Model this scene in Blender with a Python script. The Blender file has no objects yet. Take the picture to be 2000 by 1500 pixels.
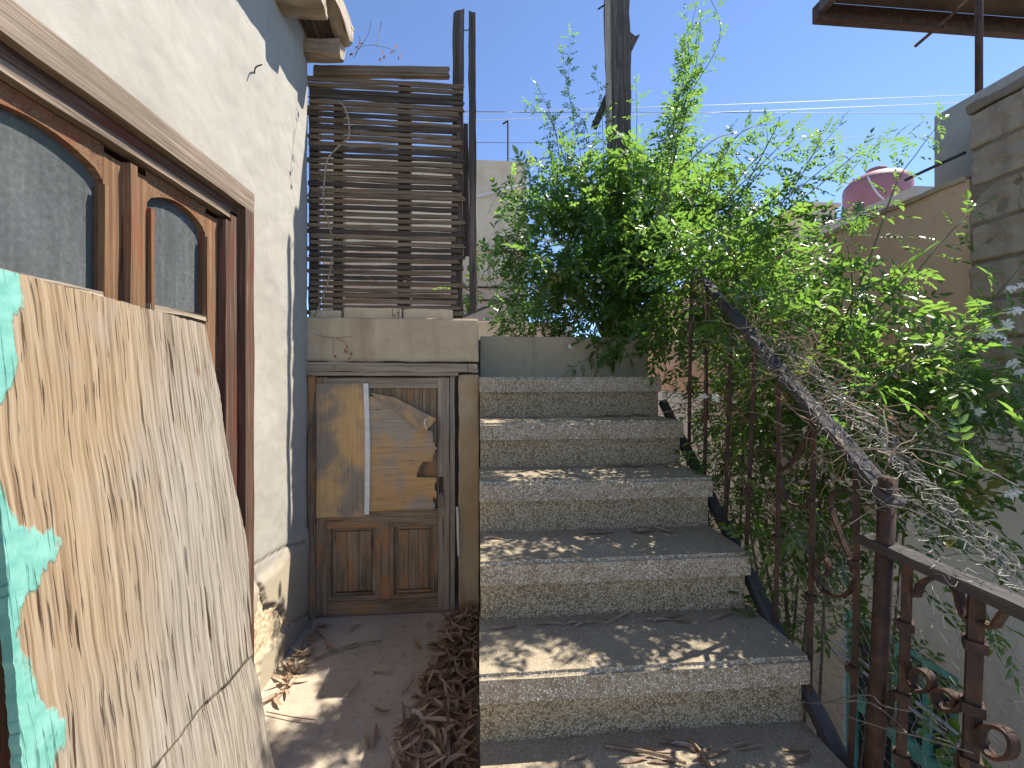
import bpy, bmesh, math, random
import numpy as np
from mathutils import Vector, Matrix, noise

random.seed(7); RNG = np.random.default_rng(7)
S = bpy.context.scene
COL = S.collection
R = math.radians

# ------------------------------------------------------------------ camera
EYE = Vector((0, 0, 1.325)); YAW = 0.0793; FPX = 800.0; HOR = 735.0
cam = bpy.data.cameras.new('camera'); co = bpy.data.objects.new('camera', cam); COL.objects.link(co)
co.location = EYE; co.rotation_euler = (R(90), 0, -YAW)
cam.sensor_width = 36; cam.lens = FPX / 2000 * 36; cam.shift_y = -(750 - HOR) / 2000
cam.clip_start = 0.05; cam.clip_end = 500
S.camera = co
# ------------------------------------------------------------------ sky, sun, exposure
SUN = Vector((0.517, 0.172, 0.839)).normalized()
w = bpy.data.worlds.new('World'); S.world = w; w.use_nodes = True
wn = w.node_tree.nodes; wl = w.node_tree.links
sky = wn.new('ShaderNodeTexSky'); sky.sky_type = 'NISHITA'; sky.sun_disc = False
sky.sun_elevation = math.asin(SUN.z); sky.sun_rotation = math.atan2(SUN.x, SUN.y)
sky.air_density = 0.5; sky.dust_density = 0.0; sky.ozone_density = 2.0; sky.altitude = 3000
wl.new(sky.outputs[0], wn['Background'].inputs[0]); wn['Background'].inputs[1].default_value = 0.112
sl = bpy.data.lights.new('sun', 'SUN'); so = bpy.data.objects.new('sun', sl); COL.objects.link(so)
sl.energy = 2.45; sl.angle = R(0.53); sl.color = (1.0, 0.935, 0.83)
so.rotation_euler = SUN.to_track_quat('Z', 'Y').to_euler(); so.location = (4, 2, 8)
S.view_settings.view_transform = 'Standard'; S.view_settings.look = 'None'
S.view_settings.exposure = 2.15; S.view_settings.gamma = 1.0
S.view_settings.use_curve_mapping = False
S.render.engine = 'CYCLES'
S.cycles.max_bounces = 7; S.cycles.diffuse_bounces = 4; S.cycles.glossy_bounces = 3; S.cycles.caustics_reflective = False; S.cycles.caustics_refractive = False

# ------------------------------------------------------------------ pixel -> place (a pixel gives a direction, a surface gives the distance)
cY, sY = math.cos(YAW), math.sin(YAW)
def ray(px, py):
    u = (px - 1000) / FPX; v = (HOR - py) / FPX
    return Vector((u * cY + sY, -u * sY + cY, v))
def at(ax, val, px, py):
    d = ray(px, py); return EYE + d * ((val - EYE[ax]) / d[ax])
def aX(v, px, py): return at(0, v, px, py)
def aY(v, px, py): return at(1, v, px, py)
def aZ(v, px, py): return at(2, v, px, py)

# ------------------------------------------------------------------ node materials
class NT:
    def __init__(s, name):
        s.m = bpy.data.materials.new(name); s.m.use_nodes = True
        s.t = s.m.node_tree; s.b = s.t.nodes['Principled BSDF']; s.out = s.t.nodes['Material Output']
        s.b.inputs['Roughness'].default_value = 0.85
    def n(s, ty, props=None, **ins):
        nd = s.t.nodes.new('ShaderNode' + ty)
        for k, v in (props or {}).items(): setattr(nd, k, v)
        for k, v in ins.items():
            k = int(k[1:]) if k[0] == '_' else k.replace('__', ' ')
            s.set(nd.inputs[k], v)
        return nd
    def set(s, sock, v):
        if isinstance(v, bpy.types.NodeSocket): s.t.links.new(v, sock)
        elif isinstance(v, bpy.types.Node): s.t.links.new(v.outputs[0], sock)
        elif isinstance(v, (tuple, list)) and len(v) == 3 and len(sock.default_value) == 4: sock.default_value = (*v, 1)
        else: sock.default_value = v
    def obj(s): return s.n('TexCoord').outputs['Object']
    def map(s, vec, scale=(1, 1, 1), loc=(0, 0, 0)):
        return s.n('Mapping', Vector=vec, Scale=scale, Location=loc).outputs[0]
    def rnd(s): return s.n('ObjectInfo').outputs['Random']
    def noise(s, vec, scale, detail=5, rough=0.6, w=None, dist=0.0):
        p = {'noise_dimensions': '4D'} if w is not None else None
        nd = s.n('TexNoise', p, Vector=vec, Scale=scale, Detail=detail, Roughness=rough, Distortion=dist)
        if w is not None: s.set(nd.inputs['W'], w)
        return nd.outputs[0]
    def ramp(s, fac, *stops, interp='LINEAR'):
        nd = s.n('ValToRGB', Fac=fac); r = nd.color_ramp; r.interpolation = interp
        while len(r.elements) < len(stops): r.elements.new(0.5)
        for e, (p, c) in zip(r.elements, stops):
            e.position = p; e.color = (*c, 1) if isinstance(c, tuple) else (c, c, c, 1)
        return nd.outputs[0]
    def math(s, op, a, b=0.0, clamp=False):
        return s.n('Math', {'operation': op, 'use_clamp': clamp}, _0=a, _1=b).outputs[0]
    def mix(s, fac, a, b, mode='MIX'):
        nd = s.n('Mix', {'data_type': 'RGBA', 'blend_type': mode})
        s.set(nd.inputs[0], fac); s.set(nd.inputs[6], a); s.set(nd.inputs[7], b)
        return nd.outputs[2]
    def bump(s, h, strength=0.5, dist=0.01, nrm=None):
        nd = s.n('Bump', Height=h, Strength=strength, Distance=dist)
        if nrm is not None: s.set(nd.inputs['Normal'], nrm)
        return nd.outputs[0]
    def fin(s, col, rough=None, nrm=None, spec=None):
        s.set(s.b.inputs['Base Color'], col)
        if rough is not None: s.set(s.b.inputs['Roughness'], rough)
        if nrm is not None: s.set(s.b.inputs['Normal'], nrm)
        if spec is not None: s.set(s.b.inputs['Specular IOR Level'], spec)
        return s.m

def m_wood(name, dark, mid, light, crack=0.5, grain=60, stain=None, bump=0.6, redpatch=None):
    """weathered timber; the grain runs along local X"""
    k = NT(name); o = k.obj(); r = k.math('MULTIPLY', k.rnd(), 37.0)
    g1 = k.noise(k.map(o, (2.5, grain, grain)), 1.0, 6, 0.65, w=r, dist=0.35)
    g2 = k.noise(k.map(o, (1.0, grain * 2.6, grain * 2.6)), 1.0, 4, 0.6, w=r)
    big = k.noise(o, 5.0, 4, 0.6, w=r)
    c = k.ramp(g1, (0.3, dark), (0.5, mid), (0.72, light))
    c = k.mix(k.ramp(big, (0.4, 0.0), (0.65, 0.55)), c, k.mix(0.5, c, dark), 'MIX')
    if stain: c = k.mix(k.ramp(k.noise(k.map(o, (2, 9, 9)), 1.0, 4, 0.6, w=r), (0.5, 0.0), (0.66, 0.8)), c, stain)
    if redpatch: c = k.mix(k.ramp(k.noise(k.map(o, (3, 14, 14)), 1.0, 5, 0.7, w=k.math('ADD', r, 5.0)), (0.5, 0.0), (0.6, 0.85)), c, redpatch)
    ck = k.ramp(k.noise(k.map(o, (3.0, grain * 0.8, grain * 0.8)), 1.0, 3, 0.5, w=k.math('ADD', r, 9.0), dist=0.2), (0.30, 1.0), (0.36, 0.0))
    c = k.mix(k.math('MULTIPLY', ck, crack), c, (0.018, 0.013, 0.01))
    h = k.math('SUBTRACT', k.math('ADD', k.math('MULTIPLY', g1, 0.6), k.math('MULTIPLY', g2, 0.5)), k.math('MULTIPLY', ck, 1.0))
    return k.fin(c, 0.82, k.bump(h, bump, 0.004), 0.25)

def m_leaf(name, cols, trans, rough=0.38, tfac=0.42):
    k = NT(name); a = k.n('Attribute', {'attribute_name': 'tint'}).outputs['Fac']
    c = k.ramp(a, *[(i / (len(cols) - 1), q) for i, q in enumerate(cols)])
    tc = k.mix(0.35, trans, k.mix(1.0, c, (2.5, 2.5, 2.5), 'MULTIPLY'))
    k.fin(c, rough, spec=0.75)
    tr = k.n('BsdfTranslucent', Color=tc)
    k.t.links.new(k.n('MixShader', _0=tfac, _1=k.b.outputs[0], _2=tr.outputs[0]).outputs[0], k.out.inputs[0])
    return k.m

def m_plaster(name, base, tint, stain, dado=None, rough_amt=0.35, exposed=False, drip=0.5):
    k = NT(name); o = k.obj()
    n1 = k.noise(o, 2.2, 6, 0.62); n2 = k.noise(o, 14, 5, 0.6); n3 = k.noise(o, 75, 4, 0.55)
    c = k.mix(k.ramp(n1, (0.36, 0.0), (0.68, 1.0)), base, tint)
    c = k.mix(k.math('MULTIPLY', k.ramp(n2, (0.5, 0.0), (0.75, 1.0)), 0.35), c, stain)
    dr = k.noise(k.map(o, (7, 7, 0.7)), 1.0, 5, 0.65)
    c = k.mix(k.math('MULTIPLY', k.ramp(dr, (0.53, 0.0), (0.7, 1.0)), drip), c, stain)
    h = k.math('ADD', k.math('MULTIPLY', n1, 1.0), k.math('ADD', k.math('MULTIPLY', n2, 0.5), k.math('MULTIPLY', n3, 0.22)))
    if dado:
        z = k.n('SeparateXYZ', Vector=o).outputs[2]
        zz = k.math('ADD', z, k.math('MULTIPLY', k.math('SUBTRACT', n1, 0.5), 0.25))
        c = k.mix(k.ramp(zz, (0.42, 0.85), (0.5, 0.0)), c, dado)
    nr = k.bump(h, rough_amt, 0.02)
    if exposed:
        e = k.n('Attribute', {'attribute_name': 'exposed'}).outputs['Fac']
        gr = k.n('TexVoronoi', Vector=o, Scale=85.0)
        rub = k.mix(k.n('SeparateColor', Color=gr.outputs['Color']).outputs[0], (0.50, 0.38, 0.22), (0.72, 0.60, 0.42))
        rub = k.mix(k.ramp(gr.outputs['Distance'], (0.35, 0.0), (0.75, 0.5)), rub, (0.2, 0.14, 0.09))
        c = k.mix(e, c, rub)
        ck = k.n('Attribute', {'attribute_name': 'crack'}).outputs['Fac']
        c = k.mix(ck, c, (0.10, 0.08, 0.06))
        nr = k.bump(k.math('MULTIPLY', gr.outputs['Distance'], e), -0.8, 0.012, nr)
    return k.fin(c, 0.9, nr, 0.2)

M = {}
M['plaster'] = m_plaster('whitewashed plaster', (0.345, 0.32, 0.275), (0.385, 0.365, 0.32), (0.275, 0.245, 0.195), dado=(0.37, 0.31, 0.215), exposed=True, drip=0.2, rough_amt=0.16)
M['beam'] = m_plaster('cement render', (0.41, 0.32, 0.20), (0.50, 0.40, 0.255), (0.26, 0.18, 0.10))
M['pier'] = m_plaster('ochre render', (0.36, 0.265, 0.15), (0.46, 0.36, 0.23), (0.19, 0.13, 0.075), rough_amt=0.5, drip=0.7)
M['greyrender'] = m_plaster('grey render', (0.31, 0.255, 0.165), (0.37, 0.31, 0.205), (0.19, 0.15, 0.095), drip=0.6)
M['peach'] = m_plaster('peach render', (0.58, 0.37, 0.22), (0.63, 0.42, 0.26), (0.43, 0.26, 0.155))
M['cream'] = m_plaster('cream render', (0.57, 0.425, 0.27), (0.64, 0.495, 0.325), (0.37, 0.26, 0.16))
M['pinkcream'] = m_plaster('pink render', (0.56, 0.38, 0.245), (0.62, 0.44, 0.29), (0.42, 0.255, 0.16))
M['yardwhite'] = m_plaster('yard whitewash', (0.62, 0.575, 0.48), (0.70, 0.65, 0.55), (0.42, 0.38, 0.33))
M['concrete'] = m_plaster('plain concrete', (0.33, 0.305, 0.25), (0.38, 0.355, 0.30), (0.23, 0.205, 0.17))
M['mortar'] = m_plaster('rough mortar', (0.20, 0.155, 0.11), (0.27, 0.215, 0.15), (0.11, 0.08, 0.055), rough_amt=0.9)
M['block'] = m_plaster('rough block', (0.33, 0.255, 0.175), (0.43, 0.34, 0.24), (0.17, 0.125, 0.085), rough_amt=1.0)

def m_floor():
    k = NT('dusty cement floor'); o = k.obj()
    n1 = k.noise(o, 3.0, 6, 0.65); n2 = k.noise(o, 26, 6, 0.7); n3 = k.noise(o, 120, 3, 0.6)
    c = k.mix(k.ramp(n1, (0.35, 0.0), (0.65, 1.0)), (0.36, 0.295, 0.22), (0.46, 0.395, 0.31))
    c = k.mix(k.ramp(n2, (0.56, 0.0), (0.72, 0.7)), c, (0.19, 0.155, 0.12))
    c = k.mix(k.ramp(n3, (0.66, 0.0), (0.72, 0.7)), c, (0.10, 0.08, 0.06))
    h = k.math('ADD', n1, k.math('ADD', k.math('MULTIPLY', n2, 0.6), k.math('MULTIPLY', n3, 0.15)))
    return k.fin(c, 0.9, k.bump(h, 0.55, 0.02), 0.2)
M['floor'] = m_floor()
def m_yard():
    k = NT('yard earth'); o = k.obj(); n = k.noise(o, 4, 6)
    return k.fin(k.ramp(n, (0.3, (0.12, 0.10, 0.075)), (0.7, (0.24, 0.20, 0.15))), 0.95, k.bump(n, 0.5, 0.03))
M['yard'] = m_yard()

def m_terrazzo(name='terrazzo', tint=(1.0, 1.0, 1.0)):
    k = NT(name); o = k.obj()
    dv = k.noise(o, 40, 2, 0.5)
    ov = k.n('VectorMath', {'operation': 'ADD'}, _0=o, _1=k.n('Vector', {}) if False else k.n('CombineXYZ', X=k.math('MULTIPLY', dv, 0.006), Y=0.0, Z=k.math('MULTIPLY', dv, 0.006)).outputs[0]).outputs[0]
    def chips(scale, lo, hi, keep):
        e = k.n('TexVoronoi', {'feature': 'DISTANCE_TO_EDGE'}, Vector=ov, Scale=scale, Randomness=1.0).outputs['Distance']
        q = k.n('TexVoronoi', {'feature': 'F1'}, Vector=ov, Scale=scale, Randomness=1.0).outputs['Color']
        sp = k.n('SeparateColor', Color=q)
        m = k.math('MULTIPLY', k.ramp(e, (lo, 0.0), (hi, 1.0)), k.ramp(sp.outputs[0], (keep, 0.0), (keep + 0.02, 1.0)))
        return m, sp.outputs[1]
    m1, r1 = chips(150.0, 0.08, 0.17, 0.18)
    m2, r2 = chips(230.0, 0.10, 0.2, 0.45)
    n1 = k.noise(o, 3.5, 5, 0.65); n2 = k.noise(o, 18, 4, 0.6)
    base = k.mix(k.ramp(n1, (0.35, 0.0), (0.65, 1.0)), (0.165, 0.125, 0.076), (0.225, 0.18, 0.12))
    c = k.mix(k.math('MULTIPLY', m2, 0.7), base, (0.36, 0.31, 0.23))
    c = k.mix(m1, c, k.ramp(r1, (0.0, (0.34, 0.27, 0.17)), (0.5, (0.52, 0.45, 0.33)), (1.0, (0.66, 0.61, 0.51))))
    # grime in broad stains
    c = k.mix(k.ramp(n2, (0.5, 0.0), (0.75, 0.55)), c, k.mix(1.0, c, (0.55, 0.47, 0.34), 'MULTIPLY'))
    c = k.mix(1.0, c, tint, 'MULTIPLY')
    # worn, dusty treads (upward faces)
    up = k.ramp(k.n('SeparateXYZ', Vector=k.n('NewGeometry').outputs['Normal']).outputs[2], (0.75, 0.0), (0.97, 1.0))
    fine = k.noise(o, 300, 3, 0.7)
    dust = k.mix(k.ramp(n1, (0.3, 0.0), (0.7, 1.0)), (0.28, 0.225, 0.15), (0.39, 0.325, 0.225))
    dust = k.mix(k.ramp(fine, (0.45, 0.0), (0.62, 0.6)), dust, (0.12, 0.105, 0.085))
    c = k.mix(k.math('MULTIPLY', up, 0.72), c, dust)
    h = k.math('ADD', k.math('MULTIPLY', m1, 0.5), k.math('MULTIPLY', n2, 0.6))
    return k.fin(c, 0.72, k.bump(h, 0.35, 0.004), 0.3)
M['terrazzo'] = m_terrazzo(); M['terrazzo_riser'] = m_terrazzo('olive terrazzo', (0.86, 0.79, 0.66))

M['slat'] = m_wood('slat wood', (0.06, 0.042, 0.026), (0.16, 0.115, 0.074), (0.30, 0.23, 0.155), 0.6, grain=120)
M['slatdark'] = m_wood('dark slat wood', (0.028, 0.022, 0.017), (0.07, 0.054, 0.04), (0.16, 0.125, 0.095), 0.6, grain=120)
M['post'] = m_wood('post wood', (0.035, 0.027, 0.021), (0.085, 0.066, 0.052), (0.19, 0.155, 0.125), 0.8, grain=60, bump=1.0)
M['greywood'] = m_wood('silvered wood', (0.16, 0.12, 0.085), (0.30, 0.24, 0.17), (0.44, 0.37, 0.28), 0.75, grain=110, bump=0.9)
M['doorwood'] = m_wood('door wood', (0.10, 0.066, 0.038), (0.25, 0.175, 0.105), (0.39, 0.295, 0.19), 0.75, grain=120, stain=(0.065, 0.042, 0.026), redpatch=(0.34, 0.16, 0.06))
M['framewood'] = m_wood('frame wood', (0.04, 0.022, 0.016), (0.10, 0.055, 0.036), (0.22, 0.14, 0.10), 0.75, grain=120, redpatch=(0.12, 0.035, 0.022))
M['casingtop'] = m_wood('sunbleached casing', (0.09, 0.064, 0.045), (0.20, 0.15, 0.11), (0.36, 0.29, 0.22), 0.75, grain=150)
M['sash'] = m_wood('sash wood', (0.085, 0.042, 0.022), (0.18, 0.10, 0.05), (0.30, 0.185, 0.10), 0.7, grain=130, redpatch=(0.20, 0.07, 0.035))
M['eave'] = m_wood('eave wood', (0.20, 0.15, 0.10), (0.34, 0.27, 0.19), (0.50, 0.43, 0.33), 0.5, grain=24, bump=1.0)
M['twig'] = m_wood('twig', (0.14, 0.09, 0.055), (0.24, 0.17, 0.11), (0.36, 0.28, 0.2), 0.3)

def m_board():
    """old plywood, grain along local X (upwards), width local Y"""
    k = NT('weathered plywood'); o = k.obj(); sep = k.n('SeparateXYZ', Vector=o)
    wv = k.noise(o, 3.0, 3, 0.5)
    wo = k.n('VectorMath', {'operation': 'ADD'}, _0=o, _1=k.n('CombineXYZ', X=0.0, Y=k.math('MULTIPLY', wv, 0.03), Z=0.0).outputs[0]).outputs[0]
    g1 = k.noise(k.map(wo, (2.2, 120, 5)), 1.0, 6, 0.62)
    g2 = k.noise(k.map(wo, (4.0, 420, 9)), 1.0, 4, 0.6)
    big = k.noise(k.map(o, (1.3, 3.0, 1)), 1.0, 5, 0.6)
    grey = k.ramp(g1, (0.3, (0.095, 0.075, 0.055)), (0.48, (0.25, 0.215, 0.17)), (0.7, (0.36, 0.325, 0.275)))
    tan = k.ramp(g1, (0.3, (0.10, 0.058, 0.03)), (0.48, (0.255, 0.18, 0.108)), (0.7, (0.37, 0.285, 0.185)))
    # tan near the top and the far-left edge, silvered to the lower right
    yx = k.math('ADD', k.math('MULTIPLY', sep.outputs[0], 0.55), k.math('MULTIPLY', sep.outputs[1], -1.25))
    f = k.math('ADD', yx, k.math('MULTIPLY', k.math('SUBTRACT', big, 0.5), 1.1))
    c = k.mix(k.ramp(k.math('ADD', f, 0.5), (0.45, 0.0), (1.0, 1.0)), grey, tan)
    c = k.mix(k.ramp(k.noise(k.map(o, (4, 7, 1)), 1.0, 4), (0.56, 0.0), (0.74, 0.5)), c, (0.26, 0.23, 0.20))
    # long checks
    ck1 = k.ramp(k.noise(k.map(wo, (2.6, 62, 3)), 1.0, 3, 0.5), (0.305, 1.0), (0.335, 0.0))
    ck2 = k.ramp(k.noise(k.map(wo, (5.0, 170, 3), (3, 1, 0)), 1.0, 3, 0.5), (0.345, 0.75), (0.385, 0.0))
    ck = k.math('MAXIMUM', ck1, ck2)
    sp = k.n('Attribute', {'attribute_name': 'crack'}).outputs['Fac']
    ck = k.math('MAXIMUM', ck, sp)
    # knots
    kv = k.n('TexVoronoi', Vector=k.map(o, (3.2, 5.5, 0.01)), Scale=1.0).outputs['Distance']
    kn = k.ramp(kv, (0.03, 1.0), (0.075, 0.0))
    c = k.mix(k.math('MULTIPLY', kn, 0.75), c, (0.16, 0.085, 0.045))
    c = k.mix(ck, c, (0.05, 0.03, 0.018))
    # turquoise paint left in flakes along the far-left edge
    pn = k.noise(k.map(o, (5, 22, 4)), 1.0, 5, 0.65); pl_ = k.noise(k.map(o, (4.2, 1.0, 1.0), (0.35, 0, 0)), 1.0, 1, 0.3)
    ed = k.n('Attribute', {'attribute_name': 'edge'}).outputs['Fac']
    wid = k.math('ADD', k.math('MULTIPLY', k.math('SUBTRACT', pl_, 0.5), 0.26), k.math('MULTIPLY', k.math('SUBTRACT', pn, 0.5), 0.12))
    pm = k.ramp(k.math('ADD', k.math('SUBTRACT', wid, ed), 0.508), (0.5, 0.0), (0.506, 1.0))
    # right-hand rim keeps a few flakes
    pe2 = k.ramp(k.math('ADD', sep.outputs[1], k.math('MULTIPLY', k.math('SUBTRACT', pn, 0.5), 0.08)), (0.325, 0.0), (0.329, 1.0))
    pm = k.math('MAXIMUM', pm, k.math('MULTIPLY', pe2, k.ramp(k.math('ADD', sep.outputs[0], 1.0), (0.45, 1.0), (0.5, 0.0))))
    paint = k.mix(k.ramp(k.noise(o, 30, 4), (0.35, 0.0), (0.65, 1.0)), (0.11, 0.31, 0.255), (0.19, 0.41, 0.345))
    c = k.mix(pm, c, paint)
    h = k.math('ADD', k.math('ADD', k.math('MULTIPLY', g1, 0.5), k.math('MULTIPLY', g2, 0.3)), k.math('SUBTRACT', k.math('MULTIPLY', pm, 0.5), k.math('MULTIPLY', ck, 1.2)))
    return k.fin(c, 0.8, k.bump(h, 0.9, 0.004), 0.2)
M['board'] = m_board()

def m_ply(name, a, b, gscale, ax=0):
    k = NT(name); o = k.obj()
    sc = (3, gscale, 3) if ax == 0 else (5, 5, gscale)
    g = k.noise(k.map(o, sc), 1.0, 5, 0.6); bg = k.noise(o, 3.6, 4, 0.55)
    tan = k.ramp(g, (0.3, tuple(q * 0.7 for q in a)), (0.7, a)); gr = k.ramp(g, (0.3, tuple(q * 0.7 for q in b)), (0.7, b))
    c = k.mix(k.ramp(bg, (0.44, 0.0), (0.58, 1.0)), tan, gr)
    ck = k.ramp(k.noise(k.map(o, tuple(q * 1.5 for q in sc), (2, 5, 1)), 1.0, 2), (0.28, 0.8), (0.33, 0.0))
    c = k.mix(ck, c, (0.06, 0.04, 0.025))
    return k.fin(c, 0.8, k.bump(k.math('SUBTRACT', g, ck), 0.6, 0.003), 0.2)
M['plytan'] = m_ply('tan plywood', (0.62, 0.38, 0.16), (0.30, 0.235, 0.165), 120, 0)
M['plygrey'] = m_ply('peeling plywood', (0.56, 0.33, 0.14), (0.38, 0.31, 0.225), 90, 1)

def simple(name, col, rough=0.7, var=0.25, scale=12, metal=0.0, bump=0.2):
    k = NT(name); o = k.obj(); n = k.noise(o, scale, 5, 0.6)
    c = k.ramp(n, (0.3, tuple(q * (1 - var) for q in col)), (0.7, tuple(min(1, q * (1 + var)) for q in col)))
    k.b.inputs['Metallic'].default_value = metal
    return k.fin(c, rough, k.bump(n, bump, 0.01))
def m_rust():
    k = NT('rusted iron'); o = k.obj(); n = k.noise(o, 22, 6, 0.7); n2 = k.noise(k.map(o, (60, 60, 8)), 1.0, 5, 0.7)
    c = k.ramp(n, (0.3, (0.016, 0.010, 0.008)), (0.5, (0.038, 0.021, 0.014)), (0.66, (0.075, 0.036, 0.019)), (0.75, (0.14, 0.095, 0.06)))
    c = k.mix(k.ramp(n2, (0.56, 0.0), (0.64, 0.8)), c, (0.10, 0.042, 0.018))
    return k.fin(c, 0.75, k.bump(n2, 0.6, 0.004), 0.35)
M['rust'] = m_rust()
M['rail'] = m_wood('dark handrail', (0.028, 0.026, 0.026), (0.055, 0.05, 0.048), (0.11, 0.10, 0.095), 0.4, grain=20)
M['wire'] = simple('galvanised wire', (0.21, 0.195, 0.17), 0.55, 0.4, 30, 0.2)
M['white'] = simple('white paint', (0.62, 0.60, 0.54), 0.6, 0.12, 20)
M['turq'] = simple('turquoise paint', (0.16, 0.50, 0.43), 0.6, 0.25, 14)
M['steel'] = simple('sheet steel', (0.06, 0.045, 0.038), 0.7, 0.5, 6)
M['redtank'] = simple('faded red plastic', (0.27, 0.11, 0.115), 0.6, 0.15, 3)
M['bluetank'] = simple('blue plastic', (0.02, 0.06, 0.20), 0.5, 0.15, 3)
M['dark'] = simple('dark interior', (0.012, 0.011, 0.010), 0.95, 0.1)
M['cable'] = simple('pale cable', (0.45, 0.47, 0.48), 0.6, 0.1)
M['cabledark'] = simple('dark cable', (0.03, 0.03, 0.035), 0.6, 0.1)
M['petal'] = m_leaf('jasmine petal', [(0.72, 0.68, 0.55), (0.82, 0.80, 0.74)], (0.8, 0.75, 0.6), 0.6, 0.3)
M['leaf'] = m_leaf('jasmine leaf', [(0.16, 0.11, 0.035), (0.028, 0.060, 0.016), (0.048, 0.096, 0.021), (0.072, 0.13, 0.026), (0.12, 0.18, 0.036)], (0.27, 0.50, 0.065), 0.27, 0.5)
M['leafdry'] = m_leaf('dead leaf', [(0.16, 0.10, 0.06), (0.30, 0.20, 0.13), (0.44, 0.33, 0.23)], (0.4, 0.25, 0.12), 0.6, 0.18)
M['leafred'] = m_leaf('red dry leaf', [(0.20, 0.06, 0.03), (0.30, 0.12, 0.06)], (0.45, 0.15, 0.05), 0.6, 0.3)
M['stem'] = simple('green stem', (0.085, 0.10, 0.035), 0.7, 0.3)
M['stembrown'] = simple('brown stem', (0.10, 0.07, 0.045), 0.85, 0.4)

def m_glass():
    k = NT('dusty glass'); o = k.obj()
    n = k.noise(k.map(o, (7, 7, 2.0)), 1.0, 6, 0.7); n2 = k.noise(o, 70, 5, 0.7); n3 = k.noise(k.map(o, (60, 60, 3)), 1.0, 4, 0.6)
    d = k.math('MULTIPLY', k.ramp(n, (0.25, 0.55), (0.75, 1.0)), k.ramp(n2, (0.3, 0.6), (0.7, 1.0)))
    d = k.math('MULTIPLY', d, k.ramp(n3, (0.35, 0.75), (0.7, 1.0)))
    k.fin((0.20, 0.215, 0.215), 0.9)
    gl = k.n('BsdfGlossy', Color=(0.9, 0.95, 1.0), Roughness=0.06)
    tr = k.n('BsdfTransparent', Color=(0.55, 0.6, 0.6))
    fr = k.n('Fresnel', IOR=1.5)
    a = k.n('MixShader', _0=fr.outputs[0], _1=tr.outputs[0], _2=gl.outputs[0])
    b = k.n('MixShader', _0=k.math('MULTIPLY', d, 0.78), _1=a.outputs[0], _2=k.b.outputs[0])
    k.t.links.new(b.outputs[0], k.out.inputs[0]); return k.m
M['glass'] = m_glass()

# ------------------------------------------------------------------ mesh helpers
class MB:
    def __init__(s): s.v = []; s.f = []
    def add(s, vs, fs):
        b = len(s.v); s.v += [tuple(p) for p in vs]; s.f += [tuple(i + b for i in f) for f in fs]; return s
    def box(s, a, b):
        x0, y0, z0 = a; x1, y1, z1 = b
        return s.add([(x0, y0, z0), (x1, y0, z0), (x1, y1, z0), (x0, y1, z0), (x0, y0, z1), (x1, y0, z1), (x1, y1, z1), (x0, y1, z1)],
                     [(0, 3, 2, 1), (4, 5, 6, 7), (0, 1, 5, 4), (1, 2, 6, 5), (2, 3, 7, 6), (3, 0, 4, 7)])
    def tube(s, pts, rad, n=6, cap=True):
        pts = [Vector(p) for p in pts]; m = len(pts)
        if not hasattr(rad, '__len__'): rad = [rad] * m
        up = None; vs = []
        for i, p in enumerate(pts):
            t = (pts[min(i + 1, m - 1)] - pts[max(i - 1, 0)])
            t = t.normalized() if t.length > 1e-9 else Vector((0, 0, 1))
            if up is None: up = Vector((0, 0, 1)) if abs(t.z) < 0.9 else Vector((1, 0, 0))
            a = t.cross(up); a = a.normalized() if a.length > 1e-6 else t.orthogonal().normalized()
            up = a.cross(t).normalized()
            for j in range(n):
                an = 2 * math.pi * j / n
                vs.append(p + (a * math.cos(an) + up * math.sin(an)) * rad[i])
        fs = []
        for i in range(m - 1):
            for j in range(n):
                k = (j + 1) % n; fs.append((i * n + j, i * n + k, (i + 1) * n + k, (i + 1) * n + j))
        if cap: fs += [tuple(reversed(range(n))), tuple(range((m - 1) * n, m * n))]
        return s.add(vs, fs)
    def lathe(s, prof, n=16, c=(0, 0, 0)):
        vs = []; fs = []
        for r, z in prof:
            for j in range(n):
                a = 2 * math.pi * j / n; vs.append((c[0] + r * math.cos(a), c[1] + r * math.sin(a), c[2] + z))
        for i in range(len(prof) - 1):
            for j in range(n):
                k = (j + 1) % n; fs.append((i * n + j, i * n + k, (i + 1) * n + k, (i + 1) * n + j))
        fs += [tuple(reversed(range(n))), tuple(range((len(prof) - 1) * n, len(prof) * n))]
        return s.add(vs, fs)
    def mesh(s, name, mat, smooth=False):
        me = bpy.data.meshes.new(name); me.from_pydata(s.v, [], s.f); me.materials.append(mat)
        if smooth: me.shade_smooth()
        me.update(); return me

def link(name, me, parent=None, M4=None):
    o = bpy.data.objects.new(name, me); COL.objects.link(o)
    if M4 is not None: o.matrix_basis = M4
    if parent is not None:
        o.parent = parent
        o.matrix_basis = world_of(parent).inverted() @ (M4 if M4 is not None else Matrix.Identity(4))
    return o
def world_of(o):
    m = o.matrix_basis.copy()
    return world_of(o.parent) @ m if o.parent else m
def build(name, mb, mat, parent=None, smooth=False): return link(name, mb.mesh(name, mat, smooth), parent)
def thing(name, label, cat, loc=(0, 0, 0), group=None):
    o = bpy.data.objects.new(name, None); COL.objects.link(o); o.location = loc; o.empty_display_size = 0.1
    return tag(o, label, cat, group)
def tag(o, label, cat, group=None):
    o['label'] = label; o['category'] = cat
    if group: o['group'] = group
    return o
def struct(name, mb, mat, parent=None):
    o = build(name, mb, mat, parent)
    if parent is None: o['kind'] = 'structure'
    return o
def bevel_mesh(me, width, seg=2):
    bm = bmesh.new(); bm.from_mesh(me)
    bmesh.ops.bevel(bm, geom=bm.edges[:], offset=width, segments=seg, affect='EDGES', profile=0.6)
    bm.to_mesh(me); bm.free(); return me
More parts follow.
